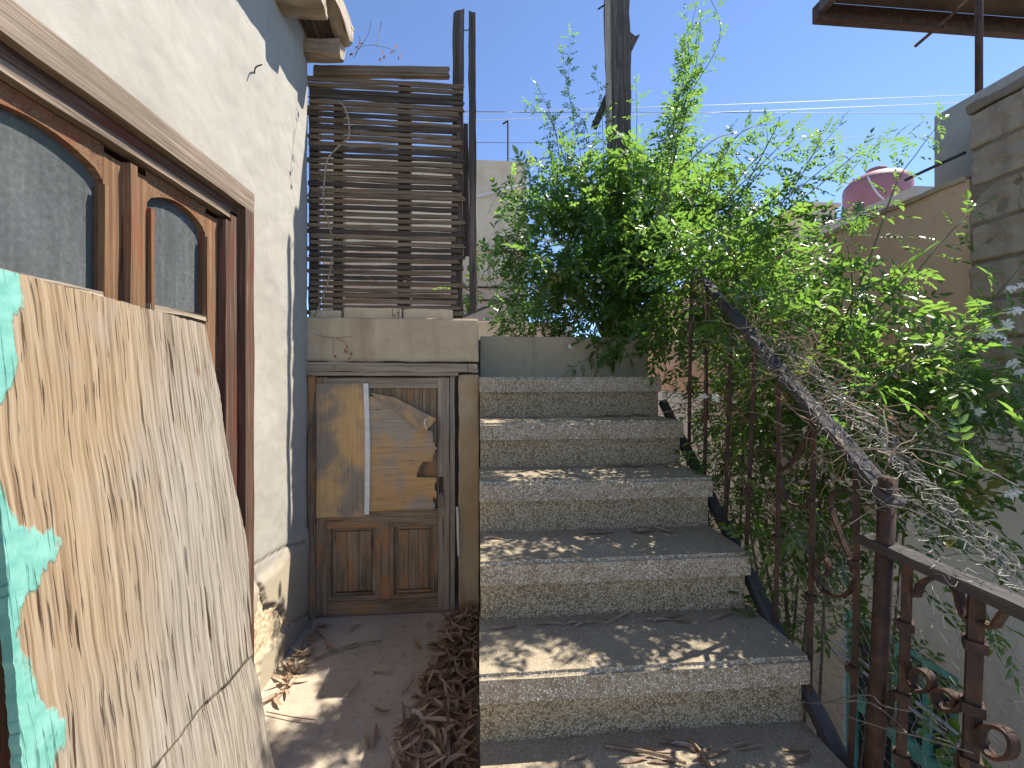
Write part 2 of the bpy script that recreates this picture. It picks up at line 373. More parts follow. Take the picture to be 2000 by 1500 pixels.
def frame_of(p0, p1, wdir):
    x = (Vector(p1) - Vector(p0)); L = x.length; x.normalize()
    y = Vector(wdir); y = (y - x * y.dot(x)).normalized(); z = x.cross(y)
    m = Matrix((x, y, z)).transposed().to_4x4(); m.translation = (Vector(p0) + Vector(p1)) / 2
    return m, L
def timber(name, p0, p1, w, t, wdir, mat, parent=None, rough=0.003, seg=10, ragged=(0, 0), taper=1.0, bow=0.0, sd=None):
    """a sawn piece from p0 to p1, uneven along its length; ragged = broken ends (depth at p0, p1)"""
    m, L = frame_of(p0, p1, wdir); rn = random.Random(sd if sd is not None else random.random())
    ring = [(-.5, -.5), (-.17, -.5), (.17, -.5), (.5, -.5), (.5, .5), (.17, .5), (-.17, .5), (-.5, .5)]
    off = [rn.uniform(-ragged[0], 0) if ragged[0] else 0 for _ in ring]; off1 = [rn.uniform(-ragged[1], 0) if ragged[1] else 0 for _ in ring]
    vs = []; fs = []; ph = rn.uniform(0, 99)
    for i in range(seg + 1):
        f = i / seg; k = 1 + (taper - 1) * f
        for j, (a, b) in enumerate(ring):
            x = (f - .5) * L
            if i == 0: x -= off[j]
            if i == seg: x += off1[j]
            jx = rough * (noise.noise((f * L * 6 + ph, j * 3.1, 0)) * 1.4 + rn.uniform(-.3, .3))
            jy = rough * (noise.noise((f * L * 6 + ph, j * 3.1, 7)) * 1.0)
            vs.append((x, a * w * k + jx + bow * math.sin(f * math.pi), b * t + jy))
    n = len(ring)
    for i in range(seg):
        for j in range(n):
            k = (j + 1) % n; fs.append((i * n + j, i * n + k, (i + 1) * n + k, (i + 1) * n + j))
    for base, rev in ((0, True), (seg * n, False)):
        for q in ((0, 1, 6, 7), (1, 2, 5, 6), (2, 3, 4, 5)):
            q = tuple(base + z for z in q); fs.append(tuple(reversed(q)) if rev else q)
    me = MB().add(vs, fs).mesh(name, mat)
    return link(name, me, parent, m)
def smoothpath(pts, n=6):
    pts = [Vector(p) for p in pts]; out = []
    P = [pts[0] * 2 - pts[1]] + pts + [pts[-1] * 2 - pts[-2]]
    for i in range(1, len(P) - 2):
        for j in range(n):
            t = j / n; a, b, c, d = P[i - 1], P[i], P[i + 1], P[i + 2]
            out.append(0.5 * ((2 * b) + (c - a) * t + (2 * a - 5 * b + 4 * c - d) * t * t + (3 * b - a - 3 * c + d) * t ** 3))
    return out + [pts[-1]]

# ================================================================== THE SETTING
W = 1.0; RISE = 0.2202; TREAD = 0.2535; Y2 = 1.2373      # stair: width, rise, going, face of the second riser
WX = -0.93                                                # face of the whitewashed house
YD = -2.6                                                 # courtyard level
TZ = 1.57                                                 # upper terrace level
g = MB().add([(-60, -60, YD), (60, -60, YD), (60, 60, YD), (-60, 60, YD)], [(0, 1, 2, 3)]); struct('ground', g, M['yard'])
# landing: one gently uneven slab
nx, ny = 50, 90; vs = []; fs = []
for j in range(ny + 1):
    for i in range(nx + 1):
        x = -0.95 + 2.12 * i / nx; y = -1.2 + 3.72 * j / ny
        vs.append((x, y, 0.006 * noise.noise((x * 2.3, y * 2.3, 0)) + 0.003 * noise.noise((x * 9, y * 9, 4)) - 0.004))
for j in range(ny):
    for i in range(nx):
        a = j * (nx + 1) + i; fs.append((a, a + 1, a + nx + 2, a + nx + 1))
fl = MB().add(vs, fs); fl.box((-0.95, -1.2, YD), (1.17, 2.52, -0.03)); struct('landing_floor', fl, M['floor'])
tf = MB().box((-3.0, 2.72, YD), (1.05, 5.2, TZ - 0.004)); struct('terrace', tf, M['concrete'])

# ------------------------------------------------------------------ staircase
st = thing('staircase', 'terrazzo staircase of brown and cream chips with thick nosings', 'staircase', (0.5, 1.1, 0))
for i in range(1, 7):
    y = Y2 + (i - 2) * TREAD; zt = i * RISE; zb = zt - RISE
    ns = 0.082; lip = 0.03
    yb = y + TREAD + 0.02
    x0 = 0.0 + 0.003 * (i % 2); x1 = W + (0.035 if i < 3 else 0.015)
    tr = MB().box((x0, y - lip, zt - ns), (x1, yb, zt)); me = tr.mesh('step', M['terrazzo'])
    bm = bmesh.new(); bm.from_mesh(me)
    ed = [e for e in bm.edges if all(v.co.y < y for v in e.verts)]
    bmesh.ops.subdivide_edges(bm, edges=[e for e in bm.edges if abs(e.verts[0].co.x - e.verts[1].co.x) > .5], cuts=24)
    ed = [e for e in bm.edges if all(v.co.y < y for v in e.verts) and all(abs(v.co.z - zt) < 1e-4 for v in e.verts)]
    bmesh.ops.bevel(bm, geom=ed, offset=0.012, segments=3, affect='EDGES')
    for v in bm.verts:
        if v.co.y < y + 0.01:
            v.co.y += 0.003 * noise.noise((v.co.x * 7, i * 5, v.co.z * 20)); v.co.z += 0.0025 * noise.noise((v.co.x * 6, i * 9, 3))
    bm.to_mesh(me); bm.free()
    t = link('step', me, st)
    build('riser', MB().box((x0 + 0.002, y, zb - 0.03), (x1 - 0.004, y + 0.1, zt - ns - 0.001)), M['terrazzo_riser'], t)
body = MB()
for i in range(1, 7):
    y = Y2 + (i - 2) * TREAD + 0.1
    body.box((0.006, y, YD if i == 1 else (i - 1) * RISE - 0.09), (W - 0.006, Y2 + 5 * TREAD + 0.2, i * RISE - 0.084))
build('stair_body', body, M['greyrender'], st)

# plain grey upstand behind the top step
yu = Y2 + 5 * TREAD
uw = MB().box((0.004, yu, 1.2), (1.06, 2.72, TZ)); me = bevel_mesh(uw.mesh('grey_upstand', M['greyrender']), 0.008)
tag(link('grey_upstand', me), 'smooth grey rendered upstand closing the top of the stairs', 'wall')

# ------------------------------------------------------------------ whitewashed house on the left
hs = thing('whitewashed_house', 'whitewashed house with timber eave and a weathered glazed double door', 'house', (WX - 0.1, 1.2, 0))
OY1, OZ = 1.655, 2.0             # door opening (runs out of frame on the near side)
OY0 = 0.30
dy = 0.0085
ys = np.arange(-0.6, 2.335, dy); ys = np.append(ys, 2.335); zs = np.arange(0, 3.2, 0.0095)
Yg, Zg = np.meshgrid(ys, zs)
crack_px = [(487, 1118), (498, 1128), (508, 1155), (517, 1185), (520, 1200)]
crack2_px = [(480, 1122), (500, 1102), (530, 1083), (560, 1066), (592, 1058)]
crack3_px = [(566, 1215), (580, 1210), (596, 1200), (612, 1192)]
crack4_px = [(519, 1183), (530, 1180), (545, 1186), (552, 1200), (564, 1206), (566, 1218)]
def seg_dist(pts):
    d = np.full(Yg.shape, 9.0)
    for a, b in zip(pts[:-1], pts[1:]):
        a = np.array([a.y, a.z]); b = np.array([b.y, b.z]); ab = b - a
        t = np.clip(((Yg - a[0]) * ab[0] + (Zg - a[1]) * ab[1]) / (ab @ ab), 0, 1)
        d = np.minimum(d, np.hypot(Yg - a[0] - t * ab[0], Zg - a[1] - t * ab[1]))
    return d
def fbm(Y, Z, s, seed):
    out = np.zeros(Y.shape); it = np.nditer([Y, Z, out], op_flags=[['readonly'], ['readonly'], ['writeonly']])
    for y, z, o in it: o[...] = noise.fractal((float(y) * s, float(z) * s, seed), 0.9, 2.0, 4)
    return out
nb = fbm(Yg, Zg, 3.0, 1.0); nf = fbm(Yg, Zg, 16.0, 5.0)
X = WX + 0.006 * nb + 0.0009 * nf
dz = np.clip((0.50 + 0.05 * nb - Zg) / 0.05, 0, 1); X += 0.012 * dz                     # thicker dado coat
corner = np.clip((Yg - 2.25) / 0.085, 0, 1); X -= 0.014 * corner ** 2                    # rounded far corner
wob = 0.006 * nf
cd = np.minimum.reduce([seg_dist([aX(WX, *p) for p in c]) for c in (crack_px, crack2_px, crack3_px, crack4_px)]) + 0.5 * wob
crack = np.clip(1 - cd / 0.008, 0, 1)
# the broken patch where the render has fallen away
poly = [aX(WX, *p) for p in [(519, 1183), (530, 1180), (545, 1186), (552, 1200), (564, 1206), (566, 1225), (545, 1245), (520, 1265), (505, 1275), (500, 1330), (490, 1345), (488, 1250), (500, 1170), (505, 1140)]]
inside = np.zeros(Yg.shape, bool)
yy = Yg + 0.02 * nf; zz = Zg + 0.02 * nb
for i in range(len(poly)):
    a, b = poly[i - 1], poly[i]
    cond = ((a.z > zz) != (b.z > zz)) & (yy < (b.y - a.y) * (zz - a.z) / (b.z - a.z + 1e-9) + a.y)
    inside ^= cond
X = np.where(inside, X - 0.016 + 0.008 * nf, X); X -= 0.008 * crack
vid = np.arange(Yg.size).reshape(Yg.shape)
Yc = (Yg[:-1, :-1] + Yg[1:, 1:]) / 2; Zc = (Zg[:-1, :-1] + Zg[1:, 1:]) / 2
keep = ~((Yc > OY0) & (Yc < OY1) & (Zc < OZ))
F = np.stack([vid[:-1, :-1], vid[:-1, 1:], vid[1:, 1:], vid[1:, :-1]], -1)[keep]
mb = MB(); mb.v = list(map(tuple, np.stack([X, Yg, Zg], -1).reshape(-1, 3))); mb.f = [tuple(map(int, q)) for q in F]
nv = len(mb.v)
mb.box((WX - 0.30, 2.29, 0), (WX - 0.022, 2.334, 3.2)); mb.box((WX - 0.32, OY1 + .001, 0), (WX - 0.03, 2.3, 3.2))
mb.box((WX - 0.32, -0.6, OZ + .004), (WX - 0.03, OY1, 3.2)); mb.box((WX - 0.32, -0.6, 0), (WX - 0.03, OY0 - .001, OZ))
me = mb.mesh('wall', M['plaster'], False)
for nm, arr in (('exposed', np.where(inside, 1.0, 0.0)), ('crack', crack)):
    a = me.attributes.new(nm, 'FLOAT', 'POINT'); v = np.zeros(len(me.vertices), np.float32); v[:nv] = arr.reshape(-1); a.data.foreach_set('value', v)
sm = np.zeros(len(me.polygons), bool); sm[:len(F)] = True; me.polygons.foreach_set('use_smooth', sm)
link('wall', me, hs)
build('interior', MB().box((WX - 1.6, -0.6, 0.0), (WX - 1.5, 2.3, 3.0)).box((WX - 1.6, 2.3, 0.0), (WX - .33, 2.33, 3.0)).box((WX - 1.6, -.6, 3.0), (WX - .33, 2.3, 3.05)).box((WX - 1.6, -.65, 0.0), (WX - .33, -.6, 3.0)), M['dark'], hs)

# eave: rafter ends, boards and a plastered edge
ez = 3.06
rf = build('roof', MB().box((WX - 1.6, -0.6, ez + 0.13), (-0.80, 2.30, ez + 0.22)), M['mortar'], hs)
for k, (y0, xe, zt) in enumerate([(0.35, -0.70, 0), (1.0, -0.74, 0.01), (1.55, -0.70, 0), (1.985, -0.715, -0.01), (2.29, -0.73, -0.02)]):
    timber('rafter', (WX - 0.3, y0, ez + 0.05 + zt), (xe, y0, ez + 0.05 + zt), (0.075 if y0 > 2.2 else 0.105), (0.08 if y0 > 2.2 else 0.12), (0, 1, 0), M['eave'], rf, 0.016, 8, (0, 0.02), sd=k + 3)
for k in range(5):
    y0 = -0.5 + k * 0.58
    timber('eave_board', (-0.86, y0, ez + 0.118), (-0.86, y0 + 0.56, ez + 0.118), 0.16, 0.022, (1, 0, 0), M['post'], rf, 0.006, 8, sd=k + 20)
for k, (ya, yb) in enumerate([(-0.5, 0.7), (0.71, 1.62), (1.63, 2.36)]):
    timber('fascia', (-0.735, ya, ez + 0.15), (-0.735, yb, ez + 0.15), 0.075, 0.105, (1, 0, 0), M['eave'], rf, 0.014, 14, (0.01, 0.04), sd=k + 40)

# door casing and leaves
dr = link('door_frame', None, hs, Matrix.Translation((WX, 1.0, 0)))
def cas(name, p0, p1, w, t, wd, mat, sd): return timber(name, p0, p1, w, t, wd, mat, dr, 0.0025, 14, sd=sd)
cas('casing', (WX + 0.020, OY0, 2.005), (WX + 0.020, 1.69, 2.005), 0.075, 0.05, (0, 0, 1), M['casingtop'], 1)
cas('casing', (WX + 0.020, 1.66, 0.0), (WX + 0.020, 1.66, 1.966), 0.06, 0.05, (0, 1, 0), M['framewood'], 2)
cas('inner_casing', (WX - 0.012, OY0, 1.952), (WX - 0.012, 1.628, 1.952), 0.034, 0.06, (0, 0, 1), M['framewood'], 3)
cas('inner_casing', (WX - 0.012, 1.606, 0.0), (WX - 0.012, 1.606, 1.923), 0.042, 0.06, (0, 1, 0), M['framewood'], 4)
cas('bead', (WX - 0.002, OY0, 1.922), (WX - 0.002, 1.582, 1.922), 0.026, 0.04, (0, 0, 1), M['casingtop'], 5)
cas('bead', (WX + 0.000, 1.563, 0.0), (WX + 0.000, 1.563, 1.888), 0.04, 0.05, (0, 1, 0), M['framewood'], 6)
cas('soffit', (WX - 0.11, OY0, 1.966), (WX - 0.11, 1.65, 1.966), 0.05, 0.17, (0, 0, 1), M['framewood'], 7)
cas('soffit', (WX - 0.11, 1.63, 0.0), (WX - 0.11, 1.63, 1.93), 0.05, 0.17, (0, 1, 0), M['framewood'], 8)
def leaf(ya, yb, za=1.515, arch=0.045, inset=-0.026, sw=0.05):
    """one glazed leaf between ya and yb (outer edges of its stiles)"""
    lf = link('door_leaf', None, hs, Matrix.Translation((WX + inset, (ya + yb) / 2, 0)))
    x = WX + inset
    timber('stile', (x, ya + sw / 2, 0.02), (x, ya + sw / 2, 1.885), sw, 0.042, (0, 1, 0), M['sash'], lf, 0.002, 12)
    timber('stile', (x, yb - sw / 2, 0.02), (x, yb - sw / 2, 1.885), sw, 0.042, (0, 1, 0), M['sash'], lf, 0.002, 12)
    timber('moulding', (x + .026, ya + sw + .004, za), (x + .026, ya + sw + .004, 1.80), 0.012, 0.016, (0, 1, 0), M['sash'], lf, 0.001, 6)
    timber('moulding', (x + .026, yb - sw - .004, za), (x + .026, yb - sw - .004, 1.80), 0.012, 0.016, (0, 1, 0), M['sash'], lf, 0.001, 6)
    a, b = ya + sw - .004, yb - sw + .004
    timber('rail', (x, a, za - 0.03), (x, b, za - 0.03), 0.06, 0.042, (0, 0, 1), M['casingtop'], lf, 0.002, 8)
    timber('glazing_bar', (x + .022, a, za + 0.008), (x + .022, b, za + 0.008), 0.018, 0.02, (0, 0, 1), M['greywood'], lf, 0.003, 8)
    # arched top rail
    n = 14; vs = []; fs = []
    for i in range(n + 1):
        f = i / n; y = a + (b - a) * f; zl = 1.822 + arch * (1 - (2 * f - 1) ** 2) - 0.012 * (abs(2 * f - 1) > 0.86)
        for xx in (x - .02, x + .02): vs += [(xx, y, zl), (xx, y, 1.905)]
    for i in range(n):
        q = i * 4; fs += [(q, q + 4, q + 5, q + 1), (q + 2, q + 3, q + 7, q + 6), (q, q + 2, q + 6, q + 4), (q + 1, q + 5, q + 7, q + 3)]
    build('arched_rail', MB().add(vs, fs), M['sash'], lf)
    timber('lower_panel', (x - .006, (a + b) / 2, 0.1), (x - .006, (a + b) / 2, za - 0.06), b - a, 0.02, (0, 1, 0), M['sash'], lf, 0.001, 6)
    build('pane', MB().box((x - 0.004, a - .004, za - 0.01), (x, b + .004, 1.872)), M['glass'], lf)
    return lf
leaf(1.168, 1.545, sw=0.066)
leaf(0.735, 1.150, sw=0.052)
leaf(0.32, 0.73, sw=0.052)
timber('meeting_bead', (WX - 0.006, 1.160, 0.02), (WX - 0.006, 1.160, 1.885), 0.022, 0.05, (0, 1, 0), M['sash'], dr, 0.002, 12)
# nail in the wall
nl = MB().tube(smoothpath([aX(WX - .01, 497, 150), aX(WX + .02, 499, 132), aX(WX + .05, 512, 126)], 3), 0.0028, 5)
tag(build('bent_nail', nl, M['cabledark']), 'bent rusty nail sticking out of the white wall', 'nail')

# ------------------------------------------------------------------ leaning plywood sheet
def make_board():
    A = aZ(0, 536, 1515); T = aX(-0.868, 397, 634)
    ya = Vector((0.03, 1, 0)).normalized(); nrm = ya.cross(T - A).normalized(); xa = nrm.cross(ya) * -1
    if xa.z < 0: xa = -xa
    c = A.lerp(T, 0.5) - ya * 0.30; m = Matrix((xa, ya, xa.cross(ya))).transposed().to_4x4(); m.translation = c
    inv = m.inverted()
    def onplane(px, py):
        d = ray(px, py); t = (c - EYE).dot(nrm) / d.dot(nrm); return inv @ (EYE + d * t)
    Rp = [onplane(*p) for p in [(536, 1513), (527, 1483), (505, 1351), (492, 1276), (485, 1179), (476, 1053), (444, 915), (424, 755), (397, 634)]]
    zb = Rp[0].x; Lp = [onplane(*p) for p in [(64, 1730), (34, 1500), (0, 1087), (-30, 800), (-46, 520)]]
    def edge(P, x):
        for a_, b_ in zip(P[:-1], P[1:]):
            if x <= b_.x or b_ is P[-1]: return a_.y + (b_.y - a_.y) * (x - a_.x) / (b_.x - a_.x)
    topL = onplane(0, 528).x; topR = Rp[-1].x
    nu, nv_ = 170, 120; vs = []; crk = []; edg = []
    sp = [onplane(*p) for p in [(497, 1276), (470, 1300), (430, 1345), (385, 1385), (345, 1445), (300, 1500), (230, 1580)]]
    for side in (1, -1):
        for i in range(nu + 1):
            f = i / nu
            for j in range(nv_ + 1):
                q = j / nv_; x = zb + ((topL * (1 - q) + topR * q) - zb) * f
                yl = edge(Lp, x); yr = edge(Rp, x); p = Vector((x, yl + (yr - yl) * q, 0))
                if j in (0, nv_): p.y += 0.004 * noise.noise((p.x * 9, 3 + j, 0)) + 0.003 * noise.noise((p.x * 60, 3 + j, 0))
                if i == nu: p.x += 0.003 * noise.noise((p.y * 14, 2, 0)) + 0.003 * noise.noise((p.y * 70, 2, 0))
                h = 0.010 * noise.noise((p.x * 2.2, p.y * 4, 1)) + 0.0030 * noise.noise((p.x * 3.5, p.y * 13, 2)) + 0.0013 * noise.noise((p.x * 6, p.y * 50, 5))
                d = 9; lower = False
                for a, b in zip(sp[:-1], sp[1:]):
                    ab = (b - a); ap = p - a; t = max(0, min(1, ap.dot(ab) / ab.length_squared)); dd = (ap - ab * t).length
                    if dd < d: d = dd; lower = (ab.x * ap.y - ab.y * ap.x) > 0
                k = max(0, 1 - d / 0.006)
                if not lower: h += 0.007 * math.exp(-d / 0.10)
                if side == 1: h -= 0.006 * k
                vs.append((p.x, p.y, h + side * 0.009)); crk.append(k); edg.append(p.y - yl)
    n1 = (nu + 1) * (nv_ + 1); fs = []
    for i in range(nu):
        for j in range(nv_):
            a = i * (nv_ + 1) + j; fs.append((a, a + nv_ + 1, a + nv_ + 2, a + 1)[::-1]); fs.append((n1 + a, n1 + a + nv_ + 1, n1 + a + nv_ + 2, n1 + a + 1))
    for i in range(nu):
        for j in (0, nv_):
            a = i * (nv_ + 1) + j; b = a + nv_ + 1; fs.append((a, b, n1 + b, n1 + a))
    for j in range(nv_):
        for i in (0, nu):
            a = i * (nv_ + 1) + j; b = a + 1; fs.append((a, b, n1 + b, n1 + a))
    me = MB().add(vs, fs).mesh('plywood_board', M['board'])
    bm = bmesh.new(); bm.from_mesh(me); bmesh.ops.recalc_face_normals(bm, faces=bm.faces[:]); bm.to_mesh(me); bm.free()
    a = me.attributes.new('crack', 'FLOAT', 'POINT'); a.data.foreach_set('value', np.array(crk, np.float32))
    a = me.attributes.new('edge', 'FLOAT', 'POINT'); a.data.foreach_set('value', np.array(edg, np.float32))
    # face pointing away from the house carries the crack either way round
    o = link('plywood_board', me, None, m)
    return tag(o, 'big weathered plywood sheet with turquoise paint flakes leaning on the glazed door', 'board')
make_board()

# ------------------------------------------------------------------ rendered wall with the low door
DY = 2.32
wl_ = thing('door_wall', 'cement rendered beam and ochre pier around the low wooden door', 'wall', (-0.45, DY + 0.1, 0))
def rough_box(name, a, b, mat, parent, cut=12, amp=0.005, bev=0.012):
    me = MB().box(a, b).mesh(name, mat); bevel_mesh(me, bev, 2)
    bm = bmesh.new(); bm.from_mesh(me)
    for ax in range(3):
        n = max(0, min(cut, int((b[ax] - a[ax]) / 0.03)))
        if n: bmesh.ops.subdivide_edges(bm, edges=[e for e in bm.edges if abs((e.verts[0].co - e.verts[1].co)[ax]) > 0.9 * (b[ax] - a[ax] - 2 * bev)], cuts=n, use_grid_fill=True)
    for v in bm.verts:
        p = v.co * 9; v.co += Vector((noise.noise(p), noise.noise(p + Vector((9, 0, 0))), noise.noise(p + Vector((0, 9, 0))))) * amp
    bm.to_mesh(me); bm.free(); return link(name, me, parent)
rough_box('beam', (WX - 0.06, DY, 1.405), (-0.006, DY + 0.25, 1.650), M['beam'], wl_, 24, 0.006, 0.014)
rough_box('pier', (-0.118, DY + 0.005, -0.02), (-0.002, DY + 0.24, 1.335), M['pier'], wl_, 20, 0.006, 0.010)
timber('lintel', (WX - .03, DY - .004, 1.378), (-0.068, DY - .004, 1.372), 0.050, 0.05, (0, 0, 1), M['greywood'], wl_, 0.004, 14, sd=3)
timber('lintel', (-0.066, DY + .004, 1.372), (-0.006, DY + .004, 1.370), 0.046, 0.05, (0, 0, 1), M['greywood'], wl_, 0.005, 5, (0, .01), sd=4)
timber('lintel', (WX - .03, DY + .010, 1.340), (-0.118, DY + .010, 1.337), 0.020, 0.06, (0, 0, 1), M['greywood'], wl_, 0.002, 12, sd=5)
timber('back_lintel', (WX, DY + .12, 1.362), (-0.02, DY + .12, 1.362), 0.08, 0.10, (0, 0, 1), M['post'], wl_, 0.002, 6, sd=6)
build('closet', MB().box((WX, DY + 0.6, 0), (0, DY + 0.62, 1.4)), M['dark'], wl_)

dd = thing('low_door', 'low wooden door patched with plywood under the cement beam', 'door', (-0.5, DY + 0.03, 0))
D0 = DY + 0.03
def dpx(px, py, y=D0): return aY(y, px, py)
xl, xr = dpx(620, 900).x, dpx(878, 900).x; zt, zb = 1.318, 0.004
timber('jamb', (WX + 0.018, DY + .02, 0), (WX + 0.018, DY + .02, 1.325), 0.04, 0.06, (1, 0, 0), M['doorwood'], dd, 0.003, 10, sd=11)
timber('jamb', (xr + 0.018, DY + .03, 0), (xr + 0.018, DY + .03, 1.325), 0.026, 0.06, (1, 0, 0), M['greywood'], dd, 0.003, 10, sd=12)
sw = 0.062
timber('stile', (xl + .02, D0, zb), (xl + .02, D0, zt), 0.075, 0.035, (1, 0, 0), M['doorwood'], dd, 0.002, 12, sd=13)
timber('stile', (xr - .032, D0, zb), (xr - .032, D0, zt), 0.064, 0.035, (1, 0, 0), M['greywood'], dd, 0.002, 12, sd=14)
timber('top_rail', (xl + .058, D0, zt - .03), (xr - .066, D0, zt - .03), 0.055, 0.033, (0, 0, 1), M['greywood'], dd, 0.002, 8, sd=15)
timber('middle_rail', (xl + .058, D0, 0.545), (xr - .066, D0, 0.545), 0.075, 0.033, (0, 0, 1), M['doorwood'], dd, 0.002, 8, sd=16)
timber('bottom_rail', (xl + .058, D0 - .001, 0.042), (xr - .066, D0 - .001, 0.042), 0.076, 0.035, (0, 0, 1), M['doorwood'], dd, 0.003, 8, sd=17)
xm = (xl + xr) / 2 + 0.006
timber('muntin', (xm, D0 - .001, 0.082), (xm, D0 - .001, 0.507), 0.055, 0.034, (1, 0, 0), M['doorwood'], dd, 0.002, 8, sd=18)
for k in range(7):                                                    # vertical boards behind the plywood
    a = xl + .06 + k * (xr - xl - .126) / 7; b = a + (xr - xl - .126) / 7 - .003
    timber('back_board', ((a + b) / 2, D0 + .012, 0.585), ((a + b) / 2, D0 + .012, 1.262), b - a, 0.012, (1, 0, 0), M['doorwood'], dd, 0.001, 6, sd=60 + k)
for (pa, pb, s) in ((xl + .058, xm - .028, 30), (xm + .028, xr - .066, 31)):
    pn = timber('panel', ((pa + pb) / 2, D0 + .012, 0.082), ((pa + pb) / 2, D0 + .012, 0.507), pb - pa, 0.012, (1, 0, 0), M['doorwood'], dd, 0.001, 6, sd=s)
    for k in range(3):
        q = pa + .047 + k * (pb - pa - .094) / 3; e = q + (pb - pa - .094) / 3 - .002
        timber('raised_board', ((q + e) / 2, D0 + .001, 0.130), ((q + e) / 2, D0 + .001, 0.462), e - q, 0.014, (1, 0, 0), M['doorwood'], pn, 0.001, 8, sd=s * 7 + k)
    for (u0, v0, u1, v1) in ((pa, .094, pb, .094), (pa, .496, pb, .496)):
        timber('moulding', (u0, D0 - .006, v0), (u1, D0 - .006, v1), 0.024, 0.022, (0, 0, 1), M['doorwood'], pn, 0.001, 6)
    for u in (pa + .011, pb - .011):
        timber('moulding', (u, D0 - .006, .107), (u, D0 - .006, .483), 0.022, 0.022, (1, 0, 0), M['doorwood'], pn, 0.001, 6)
    for v in (.118, .476):
        timber('moulding', (pa + .04, D0 - .004, v), (pb - .04, D0 - .004, v), 0.012, 0.016, (0, 0, 1), M['doorwood'], pn, 0.001, 6)
# plywood patches
xa_, xb_ = dpx(616, 800).x, dpx(716, 800).x
pl = timber('plywood_sheet', ((xa_ + xb_) / 2, D0 - .024, dpx(660, 1008).z), ((xa_ + xb_) / 2, D0 - .024, dpx(660, 748).z), xb_ - xa_, 0.006, (1, 0, 0), M['plytan'], dd, 0.002, 16, (0.006, 0.004), sd=77)
tag_l = pl; pl['label'] = 'tan plywood sheet nailed over the hinge side'
def peel():
    x0, x1 = dpx(716, 800).x, dpx(858, 800).x; z0, z1 = dpx(780, 995).z, dpx(780, 768).z
    nu, nw = 40, 46; vs = []; fs = []; ok = {}
    for i in range(nw + 1):
        for j in range(nu + 1):
            x = x0 + (x1 - x0) * j / nu; z = z0 + (z1 - z0) * i / nw; u = j / nu; v = i / nw
            edge = 1 - 0.07 * abs(noise.noise((z * 12, 1, 1))) * 2 - 0.05 * abs(noise.noise((z * 45, 1, 4)))
            cutl = 0.985 - 0.42 * max(0, u - 0.18) - 0.03 * noise.noise((x * 20, 5, 0))                # torn top edge
            notch = (0.30 < v < 0.40) and u > 0.80 - 0.25 * (0.40 - v) * 4 + 0.03 * noise.noise((z * 60, 2, 2))
            curl = 0.018 * max(0, (u - 0.65) / 0.35) ** 2 * (0.5 + abs(math.sin(v * 9))) + (0.03 * max(0, (v - cutl + 0.12) / 0.12) ** 2 if u > .3 else 0)
            ok[(i, j)] = (u <= edge) and (v <= cutl) and not notch
            vs.append((x, D0 - 0.024 - curl + 0.003 * noise.noise((x * 9, z * 40, 0)), z + 0.3 * curl * (v > .6)))
    for i in range(nw):
        for j in range(nu):
            if all(ok[k] for k in ((i, j), (i + 1, j), (i, j + 1), (i + 1, j + 1))):
                a = i * (nu + 1) + j; fs.append((a, a + 1, a + nu + 2, a + nu + 1))
    me = MB().add(vs, fs).mesh('peeling_plywood', M['plygrey'], True)
    o = link('peeling_plywood', me, dd); s = o.modifiers.new('solid', 'SOLIDIFY'); s.thickness = 0.003; o['label'] = 'torn and curling grey plywood sheet'
    # the flap that has torn loose and folded down
    P = [dpx(724, 768, D0 - .03), dpx(770, 776, D0 - .045), dpx(852, 818, D0 - .07), dpx(836, 838, D0 - .075), dpx(828, 846, D0 - .055), dpx(778, 806, D0 - .045)]
    fm = MB().add(P, [(0, 1, 5), (1, 2, 3, 4, 5)]); me = fm.mesh('loose_flap', M['plytan'], False)
    bm = bmesh.new(); bm.from_mesh(me); bmesh.ops.subdivide_edges(bm, edges=bm.edges[:], cuts=4, use_grid_fill=True)
    for v in bm.verts: v.co.y += 0.006 * noise.noise(v.co * 25)
    bm.to_mesh(me); bm.free(); f = link('loose_flap', me, dd); s = f.modifiers.new('solid', 'SOLIDIFY'); s.thickness = 0.003
    k = [dpx(834, 838, D0 - .082), dpx(829, 826, D0 - .082), dpx(832, 817, D0 - .08)]
    build('white_torn_edge', MB().tube(smoothpath(k, 4), [.001] + [.005] * (len(k) * 4 - 8 + 4) + [.001] if False else .0035, 5), M['white'], f)
peel()
timber('batten', dpx(717, 1004, D0 - .03), dpx(715, 749, D0 - .03), 0.026, 0.016, (1, 0, 0), M['white'], dd, 0.0015, 12, bow=0.006, sd=5)
hd = MB().tube(smoothpath([dpx(862, 962, D0 - .03), dpx(864, 975, D0 - .055), dpx(864, 992, D0 - .052)], 4), 0.006, 6)
build('handle', hd, M['wire'], dd)
build('lock_plate', MB().box((dpx(858, 950).x, D0 - .024, dpx(860, 962).z), (dpx(866, 950).x, D0 - .017, dpx(860, 930).z)), M['rust'], dd)
# small stick of pale wood on the pier, loose hinge plate
tag(timber('pale_stick', aY(DY - .012, 896, 1085), aY(DY - .008, 893, 990), 0.012, 0.012, (1, 0, 0), M['white'], None, 0.002, 6, sd=9), 'pale stick left against the ochre pier beside the low door', 'stick')

